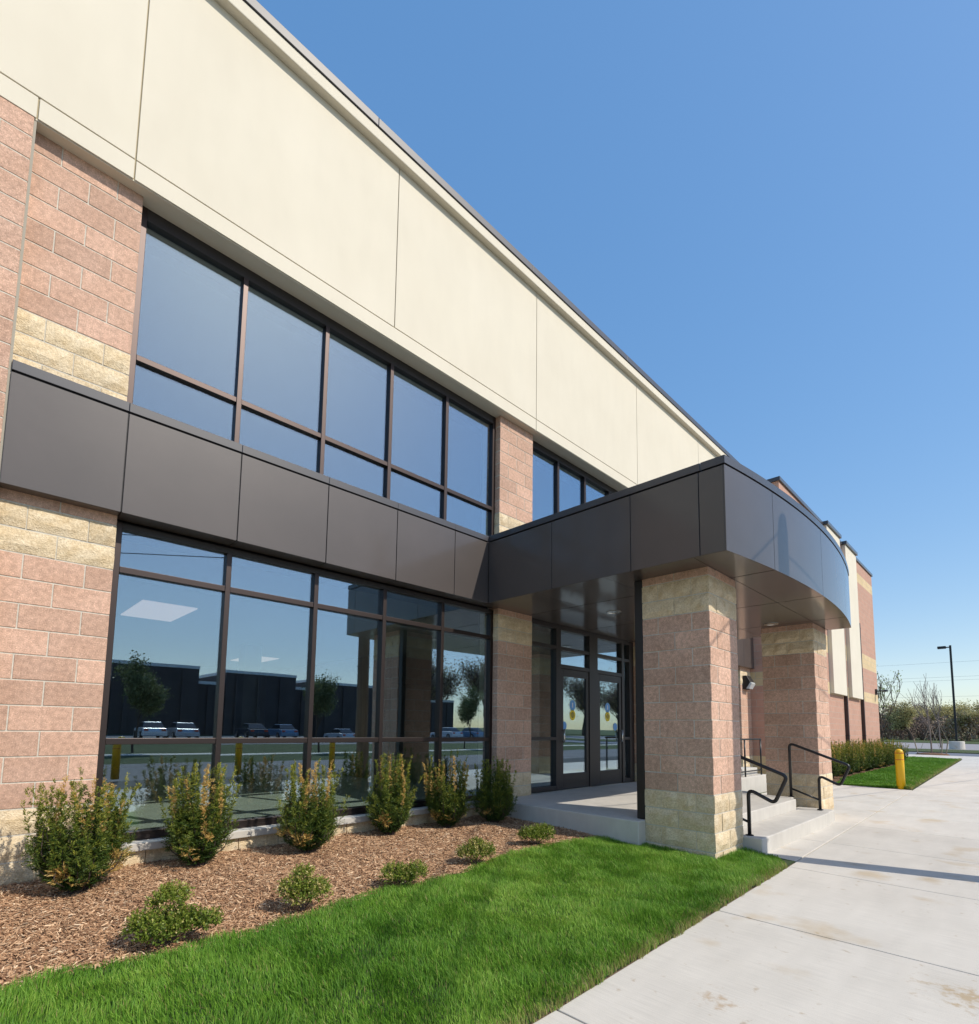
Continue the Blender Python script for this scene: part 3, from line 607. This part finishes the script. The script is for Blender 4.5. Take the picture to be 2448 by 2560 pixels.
def chips(n, xr, keep, zf, size=(.011, .036), name='bark_mulch', dens=None):
    x = rng.uniform(*xr, n); y = rng.uniform(-2.15, 0.01, n); k = keep(x, y); x, y = x[k], y[k]; n = len(x)
    L = rng.uniform(*size, n) * rng.choice([1, 1, 1.5], n); w = L*rng.uniform(.12, .30, n); th = w*rng.uniform(.25, .55, n)
    a = rng.uniform(0, 2*np.pi, n); tl = rng.normal(0, .28, n); rl = rng.normal(0, .4, n)
    ax = np.stack([np.cos(a)*np.cos(tl), np.sin(a)*np.cos(tl), np.sin(tl)], 1); side = np.stack([-np.sin(a)*np.cos(rl), np.cos(a)*np.cos(rl), np.sin(rl)], 1); up = np.cross(ax, side)
    c = np.stack([x, y, zf(x, y) + rng.uniform(.0, .016, n)], 1)
    P = []
    for sx_, sy_, sz_ in ((-1, -1, 0), (1, -.6, 0), (1, .6, 0), (-1, 1, 0), (-.9, 0, 1), (.9, 0, 1)):
        P.append(c + ax*(L/2*sx_)[:, None] + side*(w/2*sy_)[:, None] + up*(th*sz_)[:, None])
    V = np.stack(P, 1).reshape(-1, 3); base = np.arange(n)[:, None]*6
    quads = np.concatenate([base + np.array([q]) for q in ((0, 1, 5, 4), (2, 3, 4, 5), (3, 0, 4, 4), (1, 2, 5, 5))][:2], 0)
    tone = np.clip(rng.beta(1.7, 1.9, n), 0, 1)
    me = np_mesh_idx(name, V, quads.astype(np.int32), np.concatenate([tone, np.clip(tone+.05, 0, 1)]), CHIP)
    return struct(obj(name, me, None), 'stuff')
chips(130000, (-1.2, 5.72), lambda x, y: y > edge_y(x)-.06+.05*rng.random(len(x)), bed_z)

def blades(n, sampler, zf, hr, wr, name, lean=.35, tone_f=None, seg=2):
    x, y = sampler(n); n = len(x); z = zf(x, y) - .004
    h = rng.uniform(*hr, n) * (0.80 + .38*hnoise(x, y, 2.6, 1)) * np.where(rng.random(n) < .04, 1.35, 1.0) ; w = rng.uniform(*wr, n)
    a = rng.uniform(0, 2*np.pi, n); la = rng.uniform(0, 2*np.pi, n) + .0; ln = np.abs(rng.normal(0, lean, n)) + .08
    # neighbouring blades lean alike (mown tufts)
    la = la*.35 + (hnoise(x, y, 3.1, 5)*4.0 + 2.0)*.65
    side = np.stack([np.cos(a), np.sin(a), np.zeros(n)], 1)*(w/2)[:, None]; ld = np.stack([np.cos(la), np.sin(la), np.zeros(n)], 1)
    p0 = np.stack([x, y, z], 1); up = np.array([0, 0, 1.0])
    p1 = p0 + up*(h*.55)[:, None] + ld*(h*ln*.25)[:, None]; p2 = p0 + up*(h*(1-.25*ln**2).clip(.4))[:, None] + ld*(h*ln)[:, None]
    V = np.stack([p0-side, p0+side, p1-side*.8, p1+side*.8, p2], 1).reshape(-1, 3); base = np.arange(n)[:, None]*5
    T = np.concatenate([base+np.array([t]) for t in ((0, 1, 3), (0, 3, 2), (2, 3, 4))], 0)
    tone = tone_f(x, y) if tone_f else rng.uniform(0, .8, n)
    return struct(obj(name, np_mesh_idx(name, V, T.astype(np.int32), np.tile(tone, 3), GRASS), None), 'stuff')
def near_lawn(n):
    x = rng.uniform(-.9, 6.63, n); y = rng.uniform(-3.86, -1.66, n)
    eyv = -3.84 + 0.022*np.maximum(0, x-2)
    k = (y < np.where(x < 5.72, edge_y(x) + .03*hnoise(x, y, 6), -1.95)) & (y > eyv - .012 + .02*hnoise(x, y, 9))
    k &= ~((x > 5.86) & (x < 6.70) & (y > -3.20)) & ~((x > 5.70) & (y > -2.38)) & ~((x > 6.645) & (y > -3.41))
    k &= ~((x > 6.2) & (y < -3.8 + (x-6.2)*.55))
    return x[k], y[k]
def lawn_tone(x, y):
    t = .42 + .26*hnoise(x, y, .5, 2) + .22*hnoise(x, y, 2.3, 4) + rng.normal(0, .20, len(x)); t = np.clip(t, 0, .86)
    eyv = -3.84 + 0.022*np.maximum(0, x-2); dry = rng.random(len(x)) < np.clip(.75*np.exp(-(y-eyv)/.06), .035, .8)
    return np.where(dry, rng.uniform(.9, 1, len(x)), t)
blades(300000, near_lawn, lawn_z, (.038, .070), (.0028, .0046), 'lawn_grass', tone_f=lawn_tone)

# far lawn and its bed
def bedline(x): return -1.62 + .012*(x-17.5)
FLAWN = [(17.30, -1.85), (17.30, ey(17.3)+.02), (41.2, ey(41.2)+.05), (42.3, -.3), (42.3, .4), (31.0, .4), (31.0, bedline(31)), (19.0, bedline(19))]
struct(obj('far_lawn', MB().prism(FLAWN, -.165, -.097), TURF))
struct(obj('far_bed', MB().prism([(16.61, -1.75), (17.28, -1.80), (19.0, bedline(19)), (31.0, bedline(31)), (31.0, -.94), (16.61, -.94)], -.165, -.06), SOIL))
def far_lawn_s(n):
    u = rng.random(n)**1.7; x = 17.3 + 24.6*u; y = rng.uniform(-3.62, .35, n)
    k = (y > -3.84 + .022*(x-2) + .02) & (y < np.where(x < 31, bedline(x), .35)) & ~((x < 19) & (y > -1.85)) & ~((x > 41.2) & (y < -3+2.4*(x-41.2)))
    return x[k], y[k]
blades(150000, far_lawn_s, lambda x, y: np.full(len(x), -.085), (.05, .085), (.008, .015), 'far_lawn_grass', tone_f=lambda x, y: np.where(rng.random(len(x)) < np.clip(.9*np.exp(-(y-(-3.84+.022*(x-2)))/.12), .02, .8), rng.uniform(.9, 1, len(x)), np.clip(.30 + .18*hnoise(x, y, .4, 2) + rng.normal(0, .15, len(x)), 0, .8)))

# ------------------------------------------------------------------ shrubs
def quads_from(c, ax, side, L, w, taper=.35):
    """pointed leaf: c base, ax direction, side vector (unit), arrays"""
    mid = c + ax*(L*.5)[:, None]; s = side*(w*.5)[:, None]
    return np.stack([c, mid + s, c + ax*L[:, None], mid - s], 1)
def unit(v): return v/np.linalg.norm(v, axis=-1, keepdims=True)
def rand_dirs(n): return unit(rng.normal(size=(n, 3)))
def make_yew(H, Rr, seed, n_lead=46, dead=.16, twig_gap=.0135, needles=16, tip_dead=.2, spires=.44, nl=.025, nw=.0058):
    global rng
    rng0 = rng; rng = np.random.default_rng(seed)
    G_, D_, gt, dt = [], [], [], []; stems = MB()
    dead_c = [(rng.uniform(0, 2*np.pi), rng.uniform(.02, .40)*rng.uniform(.4, 1), rng.uniform(.10, .20)) for _ in range(int(6*dead/.16))]
    for i in range(n_lead):
        a = rng.uniform(0, 2*np.pi); q = math.sqrt(rng.random()); r = Rr*q*(.92 if q > .6 else 1)
        tall = rng.random() < spires; h = H*((.70 + .30*rng.random()) if tall else (.40 + .26*rng.random()))*(1 - .12*q*q)
        lean = np.array([math.cos(a), math.sin(a)])*r
        bend = rng.normal(0, .03, 2)
        pts = []; n = 14
        for k in range(n+1):
            t = k/n; s_ = min(1, (t*H/h if False else t)*2.2) ; sm = s_*s_*(3-2*s_)
            pts.append(np.array([lean[0]*(.25+.75*sm) + bend[0]*t*t*2 + lean[0]*.1*t, lean[1]*(.25+.75*sm)+bend[1]*t*t*2 + lean[1]*.1*t, .02 + h*t]))
        pts = np.array(pts)
        if i % 2 == 0: stems.tube([tuple(p) for p in pts[:10]], [.006*(1-.06*k) for k in range(10)], 5)
        tipd = tall and rng.random() < tip_dead
        m_ = max(6, int(h/twig_gap*(1.35 if tall else 1))); ts = np.sort(rng.uniform(.07, 1.0, m_))
        for t in ts:
            f = t*n; k = min(int(f), n-1); p = pts[k] + (pts[k+1]-pts[k])*(f-k); tz = p[2]/H
            az = rng.uniform(0, 2*np.pi)
            open_ = 1 - t; Lt = ((.016 + .055*min(1, max(0, .5-t)*4)) if tall else (.026 + .058*min(1, open_*2.2)))*rng.uniform(.7, 1.2)
            if t > .93: Lt = .03
            elev = rng.uniform(.35, .95) if t < .9 else 1.2
            dirv = np.array([math.cos(az)*math.cos(elev), math.sin(az)*math.cos(elev), math.sin(elev)])
            if tz < .2: dirv[2] *= .6; Lt *= .75
            outw = np.array([p[0], p[1], 0]); no = np.linalg.norm(outw)
            if no > .03: dirv = dirv + .35*outw/no
            dirv /= np.linalg.norm(dirv)
            nn = needles if Lt > .04 else needles//2
            u = np.linspace(.05, 1, nn); base = p + dirv*(u*Lt)[:, None]
            sd = unit(np.cross(dirv, rng.normal(size=3))); sg = np.where(np.arange(nn) % 2 == 0, 1, -1)[:, None]
            ax = unit(dirv*.75 + sd*sg*.85 + rng.normal(0, .18, (nn, 3))); side = unit(np.cross(ax, rng.normal(size=(nn, 3))))
            L = nl*rng.uniform(.75, 1.25, nn)*(1 if t < .85 else .75)
            Q = quads_from(base, ax, side, L, np.full(nn, nw))
            pa = math.atan2(p[1], p[0]); isdead = tipd and t > .55
            for (da, dz, dr) in dead_c:
                if abs((pa-da+np.pi) % (2*np.pi)-np.pi) < dr*2.0 and abs(tz-dz) < dr*.42 and no > Rr*.45 and rng.random() < .75: isdead = True
            tone = np.clip((.08 + .25*(no/Rr) + .62*tz + rng.normal(0, .14)) + rng.normal(0, .07, nn), 0, 1)  # needles darker inside and low, lighter outward and towards the top
            (D_ if isdead else G_).append(Q); (dt if isdead else gt).append(rng.uniform(0, 1, nn)*.5 + rng.random()*.5 if isdead else tone)
    rng = rng0
    gm = np_mesh('foliage', np.concatenate(G_).reshape(-1, 3), 4, np.concatenate(gt), YEW)
    dm = np_mesh('browned_foliage', np.concatenate(D_).reshape(-1, 3), 4, np.concatenate(dt), YEWDEAD) if D_ else None
    sm_ = stems.mesh('stems'); sm_.materials.append(BARK)
    return gm, dm, sm_
def place_yew(ms, loc, rot, sc, label, group, name='yew_shrub'):
    t = thing(name, label, 'shrub', group, loc); t.rotation_euler[2] = rot; t.scale = sc
    obj('foliage', ms[0], None, t)
    if ms[1]: obj('browned_foliage', ms[1], None, t)
    obj('stems', ms[2], None, t)
YG_ = 'yew shrubs along the windows'
for i, (x, y, H, Rr, dead, td, lab, nlead) in enumerate([
    (.735, -.53, .92, .285, .13, .22, 'wide dark yew with orange tipped shoot at the left block pier', 120),
    (1.62, -.36, .94, .26, .26, .25, 'yew with a large tan dead patch low on its front, second from left', 105),
    (2.59, -.50, .94, .27, .28, .38, 'yew with many yellow tips and tan skirt under the third window bay', 105),
    (3.70, -.30, .98, .235, .10, .28, 'narrow upright yew under the fourth window bay', 95),
    (4.55, -.34, 1.0, .265, .18, .40, 'yellow tipped yew second from the porch', 105),
    (5.25, -.50, .90, .25, .06, .0, 'dark shaded yew beside the porch slab', 110)]):
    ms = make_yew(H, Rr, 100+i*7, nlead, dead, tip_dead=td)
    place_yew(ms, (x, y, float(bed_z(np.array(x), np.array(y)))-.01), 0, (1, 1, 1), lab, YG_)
# hedge of yews along the wing
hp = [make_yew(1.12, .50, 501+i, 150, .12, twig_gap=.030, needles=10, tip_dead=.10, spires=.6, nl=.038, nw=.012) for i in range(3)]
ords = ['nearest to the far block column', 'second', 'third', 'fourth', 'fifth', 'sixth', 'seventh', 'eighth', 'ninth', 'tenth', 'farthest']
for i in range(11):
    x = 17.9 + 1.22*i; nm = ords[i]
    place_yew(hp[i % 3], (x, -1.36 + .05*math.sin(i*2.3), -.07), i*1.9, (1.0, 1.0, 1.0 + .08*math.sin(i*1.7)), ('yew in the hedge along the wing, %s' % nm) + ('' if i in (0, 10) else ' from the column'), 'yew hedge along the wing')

def make_box(H, Wd, seed, blobs, tan=.08):
    global rng
    rng0 = rng; rng = np.random.default_rng(seed); Q, T = [], []; st_ = MB()
    for (bx, by, bz, br) in blobs:
        st_.tube([(0, 0, 0), (bx*.5, by*.5, bz*.5), (bx, by, bz)], [.007, .005, .003], 5)
        nt = int(480*(br/.12)**2); d_ = rand_dirs(nt); d_[:, 2] = np.abs(d_[:, 2])*1.0 - .35*(rng.random(nt) < .4)
        for dv in d_:
            rad = br*rng.uniform(.55, 1.12)*np.array([1, 1, .95]); p = np.array([bx, by, bz]) + dv*rad
            if p[2] < .012: p[2] = .012 + rng.random()*.03
            tw = unit(dv + np.array([0, 0, .7]) + rng.normal(0, .3, 3)); nn = 9
            base = p + tw*(np.linspace(0, .045, nn))[:, None]; ax = unit(tw*.6 + rng.normal(0, .7, (nn, 3))); side = unit(np.cross(ax, rng.normal(size=(nn, 3))))
            Q.append(quads_from(base, ax, side, .0165*rng.uniform(.7, 1.2, nn), .0105*rng.uniform(.8, 1.2, nn)))
            tn = rng.random() < tan
            T.append(np.clip((.92 if tn else .28 + .30*(p[2]/H) + rng.normal(0, .12)) + rng.normal(0, .08, nn), 0, 1))  # leaf tone rises with height
    rng = rng0
    sm_ = st_.mesh('stems'); sm_.materials.append(BARK)
    return np_mesh('foliage', np.concatenate(Q).reshape(-1, 3), 4, np.concatenate(T), BOX), sm_
def shrub(loc, blobs, seed, tan, label, H):
    f_, s_ = make_box(H, .4, seed, blobs, tan); t = thing('boxwood_shrub', label, 'shrub', 'small boxwoods at the lawn edge', loc); obj('foliage', f_, None, t); obj('stems', s_, None, t)
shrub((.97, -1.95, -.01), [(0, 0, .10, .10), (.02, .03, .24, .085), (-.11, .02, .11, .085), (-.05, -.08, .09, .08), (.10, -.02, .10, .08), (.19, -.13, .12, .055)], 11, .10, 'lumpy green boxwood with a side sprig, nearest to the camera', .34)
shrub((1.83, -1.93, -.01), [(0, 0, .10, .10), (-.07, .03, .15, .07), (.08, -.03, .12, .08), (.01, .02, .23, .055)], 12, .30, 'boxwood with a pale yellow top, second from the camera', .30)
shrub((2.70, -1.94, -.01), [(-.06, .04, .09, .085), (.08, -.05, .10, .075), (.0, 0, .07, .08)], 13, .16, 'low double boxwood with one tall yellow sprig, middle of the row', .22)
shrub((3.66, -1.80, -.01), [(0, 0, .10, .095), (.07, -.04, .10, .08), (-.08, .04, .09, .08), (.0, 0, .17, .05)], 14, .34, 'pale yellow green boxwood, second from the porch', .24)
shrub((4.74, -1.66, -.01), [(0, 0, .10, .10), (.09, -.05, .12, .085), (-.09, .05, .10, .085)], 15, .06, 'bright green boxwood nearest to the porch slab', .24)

# ------------------------------------------------------------------ trees
def tree_skeleton(seed, H, trunk_h, r0, levels, spread, n_child, up=.5, wob=.12, tw=.12):
    r_ = random.Random(seed); limbs = []; tips = []
    def grow(p, d, L, rad, lev):
        n = 5; pts = [p.copy()]; rr = [rad]; dd = d.copy()
        for i in range(n):
            wb = wob if lev else tw; dd = (dd + Vector((r_.gauss(0, wb), r_.gauss(0, wb), r_.gauss(0, wb*.6) + .04))).normalized(); pts.append(pts[-1] + dd*L/n); rr.append(rad*(1-.55*(i+1)/n))
        limbs.append((pts, rr, lev))
        if lev >= levels: tips.append((pts[-1], dd)); tips.append((pts[3], dd)); tips.append((pts[2], dd)); return
        k = n_child if lev else n_child+2
        for c in range(k):
            t = r_.uniform(.35, 1.0) if lev else (trunk_h/L if False else r_.uniform(.45, 1.0)); idx = min(n-1, int(t*n)); q = pts[idx].lerp(pts[idx+1], t*n-idx)
            az = c*2.4 + r_.uniform(-.5, .5); o = dd.orthogonal().normalized(); o.rotate(Matrix.Rotation(az, 3, dd))
            nd = (dd*(1-spread) + o*spread + Vector((0, 0, up*.5))).normalized(); grow(q, nd, L*r_.uniform(.52, .75), rr[idx]*.62, lev+1)
    grow(Vector((0, 0, 0)), Vector((0, 0, 1)), H*.52, r0, 0)
    return limbs, tips
def make_tree(seed, H, r0, levels, spread, n_child, leafmat, leaf_n, leaf_s, leaf_spread, tone=(0, 1), up=.5, minr=.0, tw=.12, bark=None):
    limbs, tips = tree_skeleton(seed, H, .4, r0, levels, spread, n_child, up, tw=tw)
    tr = MB(); top = max(p.z for L_ in limbs for p in L_[0]); k = H/top
    for pts, rr, lev in limbs: tr.tube([tuple(p*k) for p in pts], [max(a, minr) for a in rr], 7 if lev == 0 else 4)
    tm = tr.mesh('trunk'); tm.materials.append(bark or BARK); lm = None
    if leafmat:
        r2 = np.random.default_rng(seed); T = np.array([tuple(t[0]*k) for t in tips]); c = np.repeat(T, leaf_n, 0); n = len(c); c = c + r2.normal(0, leaf_spread, (n, 3))
        ax = unit(r2.normal(size=(n, 3))); sd = unit(np.cross(ax, r2.normal(size=(n, 3)))); L = leaf_s*r2.uniform(.6, 1.4, n)
        tn = np.clip(r2.uniform(*tone, len(T)).repeat(leaf_n) + r2.normal(0, .12, n), 0, 1)
        lm = np_mesh('crown', quads_from(c, ax, sd, L, L*.65).reshape(-1, 3), 4, tn, leafmat)
    return tm, lm
def place_tree(ms, name, label, loc, rot=0, sc=1.0, group=None, cat='tree'):
    t = thing(name, label, cat, group, loc); t.rotation_euler[2] = rot; t.scale = (sc, sc, sc) if not hasattr(sc, '__len__') else sc
    obj('trunk', ms[0], None, t)
    if ms[1]: obj('crown', ms[1], None, t)
    return t
place_tree(make_tree(31, 5.9, .05, 3, .36, 4, FRESH, 2, .085, .07, up=1.1, minr=.010, tw=.02), 'young_tree', 'slender young tree with fresh green leaves at the wing corner', (36.8, -.02, -.1), sc=(1.1, 1.1, 1))
def stake(t, x, y, tx, ty, h, L=None): obj('stake', MB().tube([(x, y, -.05), (tx, ty, h)], .035, 6), STAKE, t)
sap = place_tree(make_tree(44, 5.8, .055, 2, .34, 6, None, 0, 0, 0, up=1.0, minr=.011, tw=.02, bark=FARBARK), 'staked_sapling', 'bare staked sapling in a mulch ring at the end of the far lawn', (49.0, -.93, -.1))
for x, y, tx, ty in ((-.2, .72, -.2, .92), (.0, -.50, .0, -.60), (.2, -.72, .2, -.88)): stake(sap, x, y, tx, ty, 1.05)
for y in (.65, -.5): obj('guy_strap', MB().tube([(0, 0, 2.1), (0, y, .2)], .012, 5), STAKE, sap)
ring = MB().lathe([(.95, 0), (.82, .10), (.45, .15), (.02, .17)], (49.0, -.95, -.12), 20); struct(obj('mulch_ring', ring, SOIL))
sap2 = place_tree(make_tree(57, 6.9, .07, 2, .32, 6, None, 0, 0, 0, up=1.0, minr=.016, tw=.02, bark=FARBARK), 'staked_sapling', 'bare sapling farther back, standing past the grass strip', (77.0, .95, -.1))
for y in (1.4, -1.4): obj('guy_strap', MB().tube([(0, 0, 2.6), (0, y*.6, 0)], .02, 5), STAKE, sap2)
# wood beyond the lot
big = make_tree(71, 9.2, .42, 4, .5, 4, SPRING, 6, .24, .42, (0.1, 1.0), minr=.03)
place_tree(big, 'willow_tree', 'broad pale green tree with a dark trunk standing before the wood', (157, 12.6, -.05), .6, (1.12, 1.12, 1.0))
protos = [make_tree(80+i, 9.5, .24, 4, .45 if i != 2 else .36, 3, SPRING if i != 2 else BRUSH, 10, .30, .60, [(0, .6), (.3, 1), (0, .7)][i], minr=.025, bark=FARBARK) for i in range(3)]
wr = random.Random(5); wk = ['olive green', 'yellow green', 'bare brown']
for i in range(64):
    y = -62 + i*1.8 + wr.uniform(-.8, .8); k = wr.randrange(3); x = 168 + wr.uniform(-4, 22)
    place_tree(protos[k], 'wood_tree', '%s tree in the far wood behind the lot' % wk[k], (x, y, -.05), wr.uniform(0, 6.28), (1.15*wr.uniform(.85, 1.2), 1.15, wr.uniform(.62, .98)), '%s trees of the far wood' % wk[k])
def brush():
    n = 95000; y = rng.uniform(-75, 60, n); x = rng.uniform(160, 186, n); top = 5.2 + .7*np.sin(y*.5) + .6*np.sin(y*1.7+1); z = rng.random(n)**.8*top
    c = np.stack([x, y, z], 1); ax = unit(rng.normal(size=(n, 3)) + np.array([0, 0, 1.2])); sd = unit(np.cross(ax, rng.normal(size=(n, 3)))); L = rng.uniform(.3, 1.0, n)
    return np_mesh('undergrowth', quads_from(c, ax, sd, L, L*.3).reshape(-1, 3), 4, np.clip(.3 + .35*np.sin(y*.35) + rng.normal(0, .2, n), 0, 1), BRUSH)
struct(obj('undergrowth', brush(), None), 'stuff')

# lot lamp
lp = thing('lot_lamp', 'tall black car park lamp on a round concrete base', 'lamp post', loc=(70.6, -.82, -.1))
obj('concrete_base', MB().lathe([(.60, 0), (.60, .74), (.56, .78), (.01, .78)], seg=28), CONC, lp, smooth=False)
obj('pole', MB().box(-.085, .085, -.085, .085, .78, 10.35), BLACKM, lp); obj('base_plate', MB().box(-.22, .22, -.22, .22, .781, .84), BLACKM, lp)
obj('arm', MB().box(-.04, .04, .086, .32, 10.12, 10.22), BLACKM, lp); obj('lamp_head', MB().box(-.22, .22, .32, .98, 10.06, 10.30), BLACKM, lp, bevel=.03)

# utility pole by the kerb to the right, out of frame (casts the long shadow), its wires
up_ = thing('utility_pole', 'wooden utility pole whose shadow crosses the sidewalk to the near column', 'utility pole', loc=(7.58, -6.25, -.1))
obj('pole', MB().lathe([(.16, 0), (.15, 3.2), (.14, 6.25), (.11, 6.42), (.03, 6.46)], seg=20), WOODPOLE, up_, smooth=True)
obj('step_bolt', MB().tube([(-.2, 0, 3.0), (.2, 0, 3.0)], .012, 6), BLACKM, up_)
def wire(p0, p1, sag, rad, label, grp, name='overhead_wire'):
    P = [Vector(p0).lerp(Vector(p1), i/20) - Vector((0, 0, sag*4*(i/20)*(1-i/20))) for i in range(21)]
    return tag(obj(name, MB().tube([tuple(p) for p in P], rad, 5), BLACKM if rad < .015 else mat('pale_cable', (0.30, 0.32, 0.35), 0.6)), label, 'wire', grp)  # thicker far lines take a pale grey-blue, near wires stay black
wire((7.5, -6.2, 6.15), (-30, -34, 8.5), .7, .012, 'upper overhead wire mirrored in the ground floor windows', 'overhead wires')
wire((7.5, -6.3, 5.75), (-30, -34.2, 7.6), .7, .012, 'lower overhead wire mirrored in the ground floor windows', 'overhead wires')
wire((7.58, -6.3, 6.0), (60, -16, 8), .8, .012, 'overhead wire running along the sidewalk past the far column', 'overhead wires')
wire((7.58, -6.3, 5.2), (60, -16, 7), .9, .012, 'lower overhead wire running along the sidewalk past the far column', 'overhead wires')
for i, z in enumerate((14.2, 19.5, 20.6, 25.4)):
    wire((230, -120, z), (230, 90, z), .5, .025, '%s of the thin power lines in the sky above the wood' % ('lowest', 'second lowest', 'second highest', 'highest')[i], 'power lines over the wood', 'power_line')

# ------------------------------------------------------------------ across the road (seen in the glass)
fb = thing('warehouse', 'long dark brick building with stepped parapets mirrored in the windows', 'building')
for a, b, h in ((4, 11, 5.6), (11, 19.5, 7.5), (19.5, 23, 5.9), (23, 32, 7.4), (32, 35.5, 5.9), (35.5, 46, 7.3), (46, 60, 5.6)):
    w_ = obj('wall', B(a, b-.01, -76, -62 if h > 7 else -62.6, -.2, h), FARBRICK, fb); obj('coping', B(a-.05, b-.0105+.05 if h > 7 else b-.02, -76.1, (-62 if h > 7 else -62.6)+.08, h+.001, h+.35), WHITE, w_)
    for k in range(int((b-a)/2.8)): obj('pilaster', B(a+1.1+2.8*k, a+1.6+2.8*k, (-62 if h > 7 else -62.6)-.1, (-62 if h > 7 else -62.6)+.25, -.2, h-.3), FARBRICK, w_)
pear = [make_tree(120+i, 5.0, .07, 3, .42, 4, PEAR, 26, .13, .20, up=1.0, minr=.01) for i in range(2)]
for i, (x, y, lab) in enumerate(((6.2, -24.5, 'leafy street tree mirrored in the leftmost ground floor window'), (15.9, -24.5, 'leafy street tree mirrored in the third ground floor window'), (28.4, -24.5, 'pale leafy street tree mirrored beside the block pier'))):
    place_tree(pear[i % 2], 'street_tree', lab, (x, y, -.17), i*2, (.85, .85, .92), 'street trees across the road')
far2 = make_tree(140, 14, .3, 4, .45, 4, BRUSH, 4, .3, .7, minr=.03)
for i in range(16): place_tree(far2, 'bare_tree', 'bare tree across the car park mirrored near the entrance doors', (50 + 5.2*i, -60 - 4*(i % 3), -.17), i*1.3, (1, 1, 1 - .12*(i % 3)), 'bare trees across the car park')
def make_car(paint, label, loc, rot, tall=False):
    t = thing('parked_car', label, 'car', 'cars in the car park across the road', loc); t.rotation_euler[2] = rot
    H = 1.75 if tall else 1.42
    lower = [(-2.2, .28), (-2.22, .62), (-2.1, .86), (-1.2, .93), (1.35, .97), (2.05, .90), (2.2, .60), (2.18, .28)]
    def side_loft(pf, w0, w1, name, mt, par):
        mb = MB(); k = len(pf); zmin, zmax = min(p[1] for p in pf), max(p[1] for p in pf)
        wf = lambda z: w0 + (w1-w0)*(z-zmin)/(zmax-zmin)
        mb.v = [(x, -wf(z), z) for x, z in pf] + [(x, wf(z), z) for x, z in pf]
        mb.f = [tuple(range(k)), tuple(reversed(range(k, 2*k)))] + [(i, k+i, k+(i+1) % k, (i+1) % k) for i in range(k)]
        return obj(name, mb, mt, par, bevel=.05)
    side_loft(lower, .90, .84, 'body', paint, t)
    cab = [(-1.0, .90), (-.55, H-.03), (-.2, H), (1.0 if not tall else 1.7, H-.01), (1.75 if not tall else 2.05, .95)]
    side_loft(cab, .80, .60, 'cabin_glass', CARGLASS, t)
    side_loft([(-.55, H-.06), (-.2, H+.005), (1.0 if not tall else 1.7, H+.005), (1.1 if not tall else 1.78, H-.07)], .66, .62, 'roof', paint, t)
    for x in (-1.38, 1.35):
        for y in (-.86, .86):
            w_ = obj('wheel', MB().tube([(x, y-.1, .33), (x, y+.1, .33)], .33, 20), RUBBER, t); obj('rim', MB().tube([(x, y-.105, .33), (x, y+.105, .33)], .2, 14), CHROME, w_)
    for y in (-.62, .62): obj('headlight', B(-2.235, -2.17, y-.17, y+.17, .62, .76), LAMPLENS, t, bevel=.02); obj('tail_light', B(2.14, 2.2, y-.15, y+.15, .68, .84), REDT, t)
paints = [mat('car_paint_%s' % n, c, .25, metal=.2, coat=.6) for n, c in (('silver', (.55, .56, .58)), ('white', (.78, .78, .78)), ('dark', (.04, .045, .06)), ('blue', (.20, .30, .42)))]
for x, k, tall, lab in ((11.4, 1, True, 'white van parked leftmost in the mirrored car park'), (13.8, 0, True, 'silver van beside the white van in the mirrored car park'), (20.2, 2, True, 'dark tall car in the mirrored car park, second window'), (23.2, 3, False, 'blue saloon in the mirrored car park, second window'), (30.0, 0, False, 'silver saloon in the mirrored car park, third window'), (44.5, 1, False, 'white saloon in the mirrored car park, fifth window'), (48.6, 3, False, 'blue saloon in the mirrored car park beside the block pier')):
    make_car(paints[k], lab, (x, -46, -.16), math.pi/2 + .05)
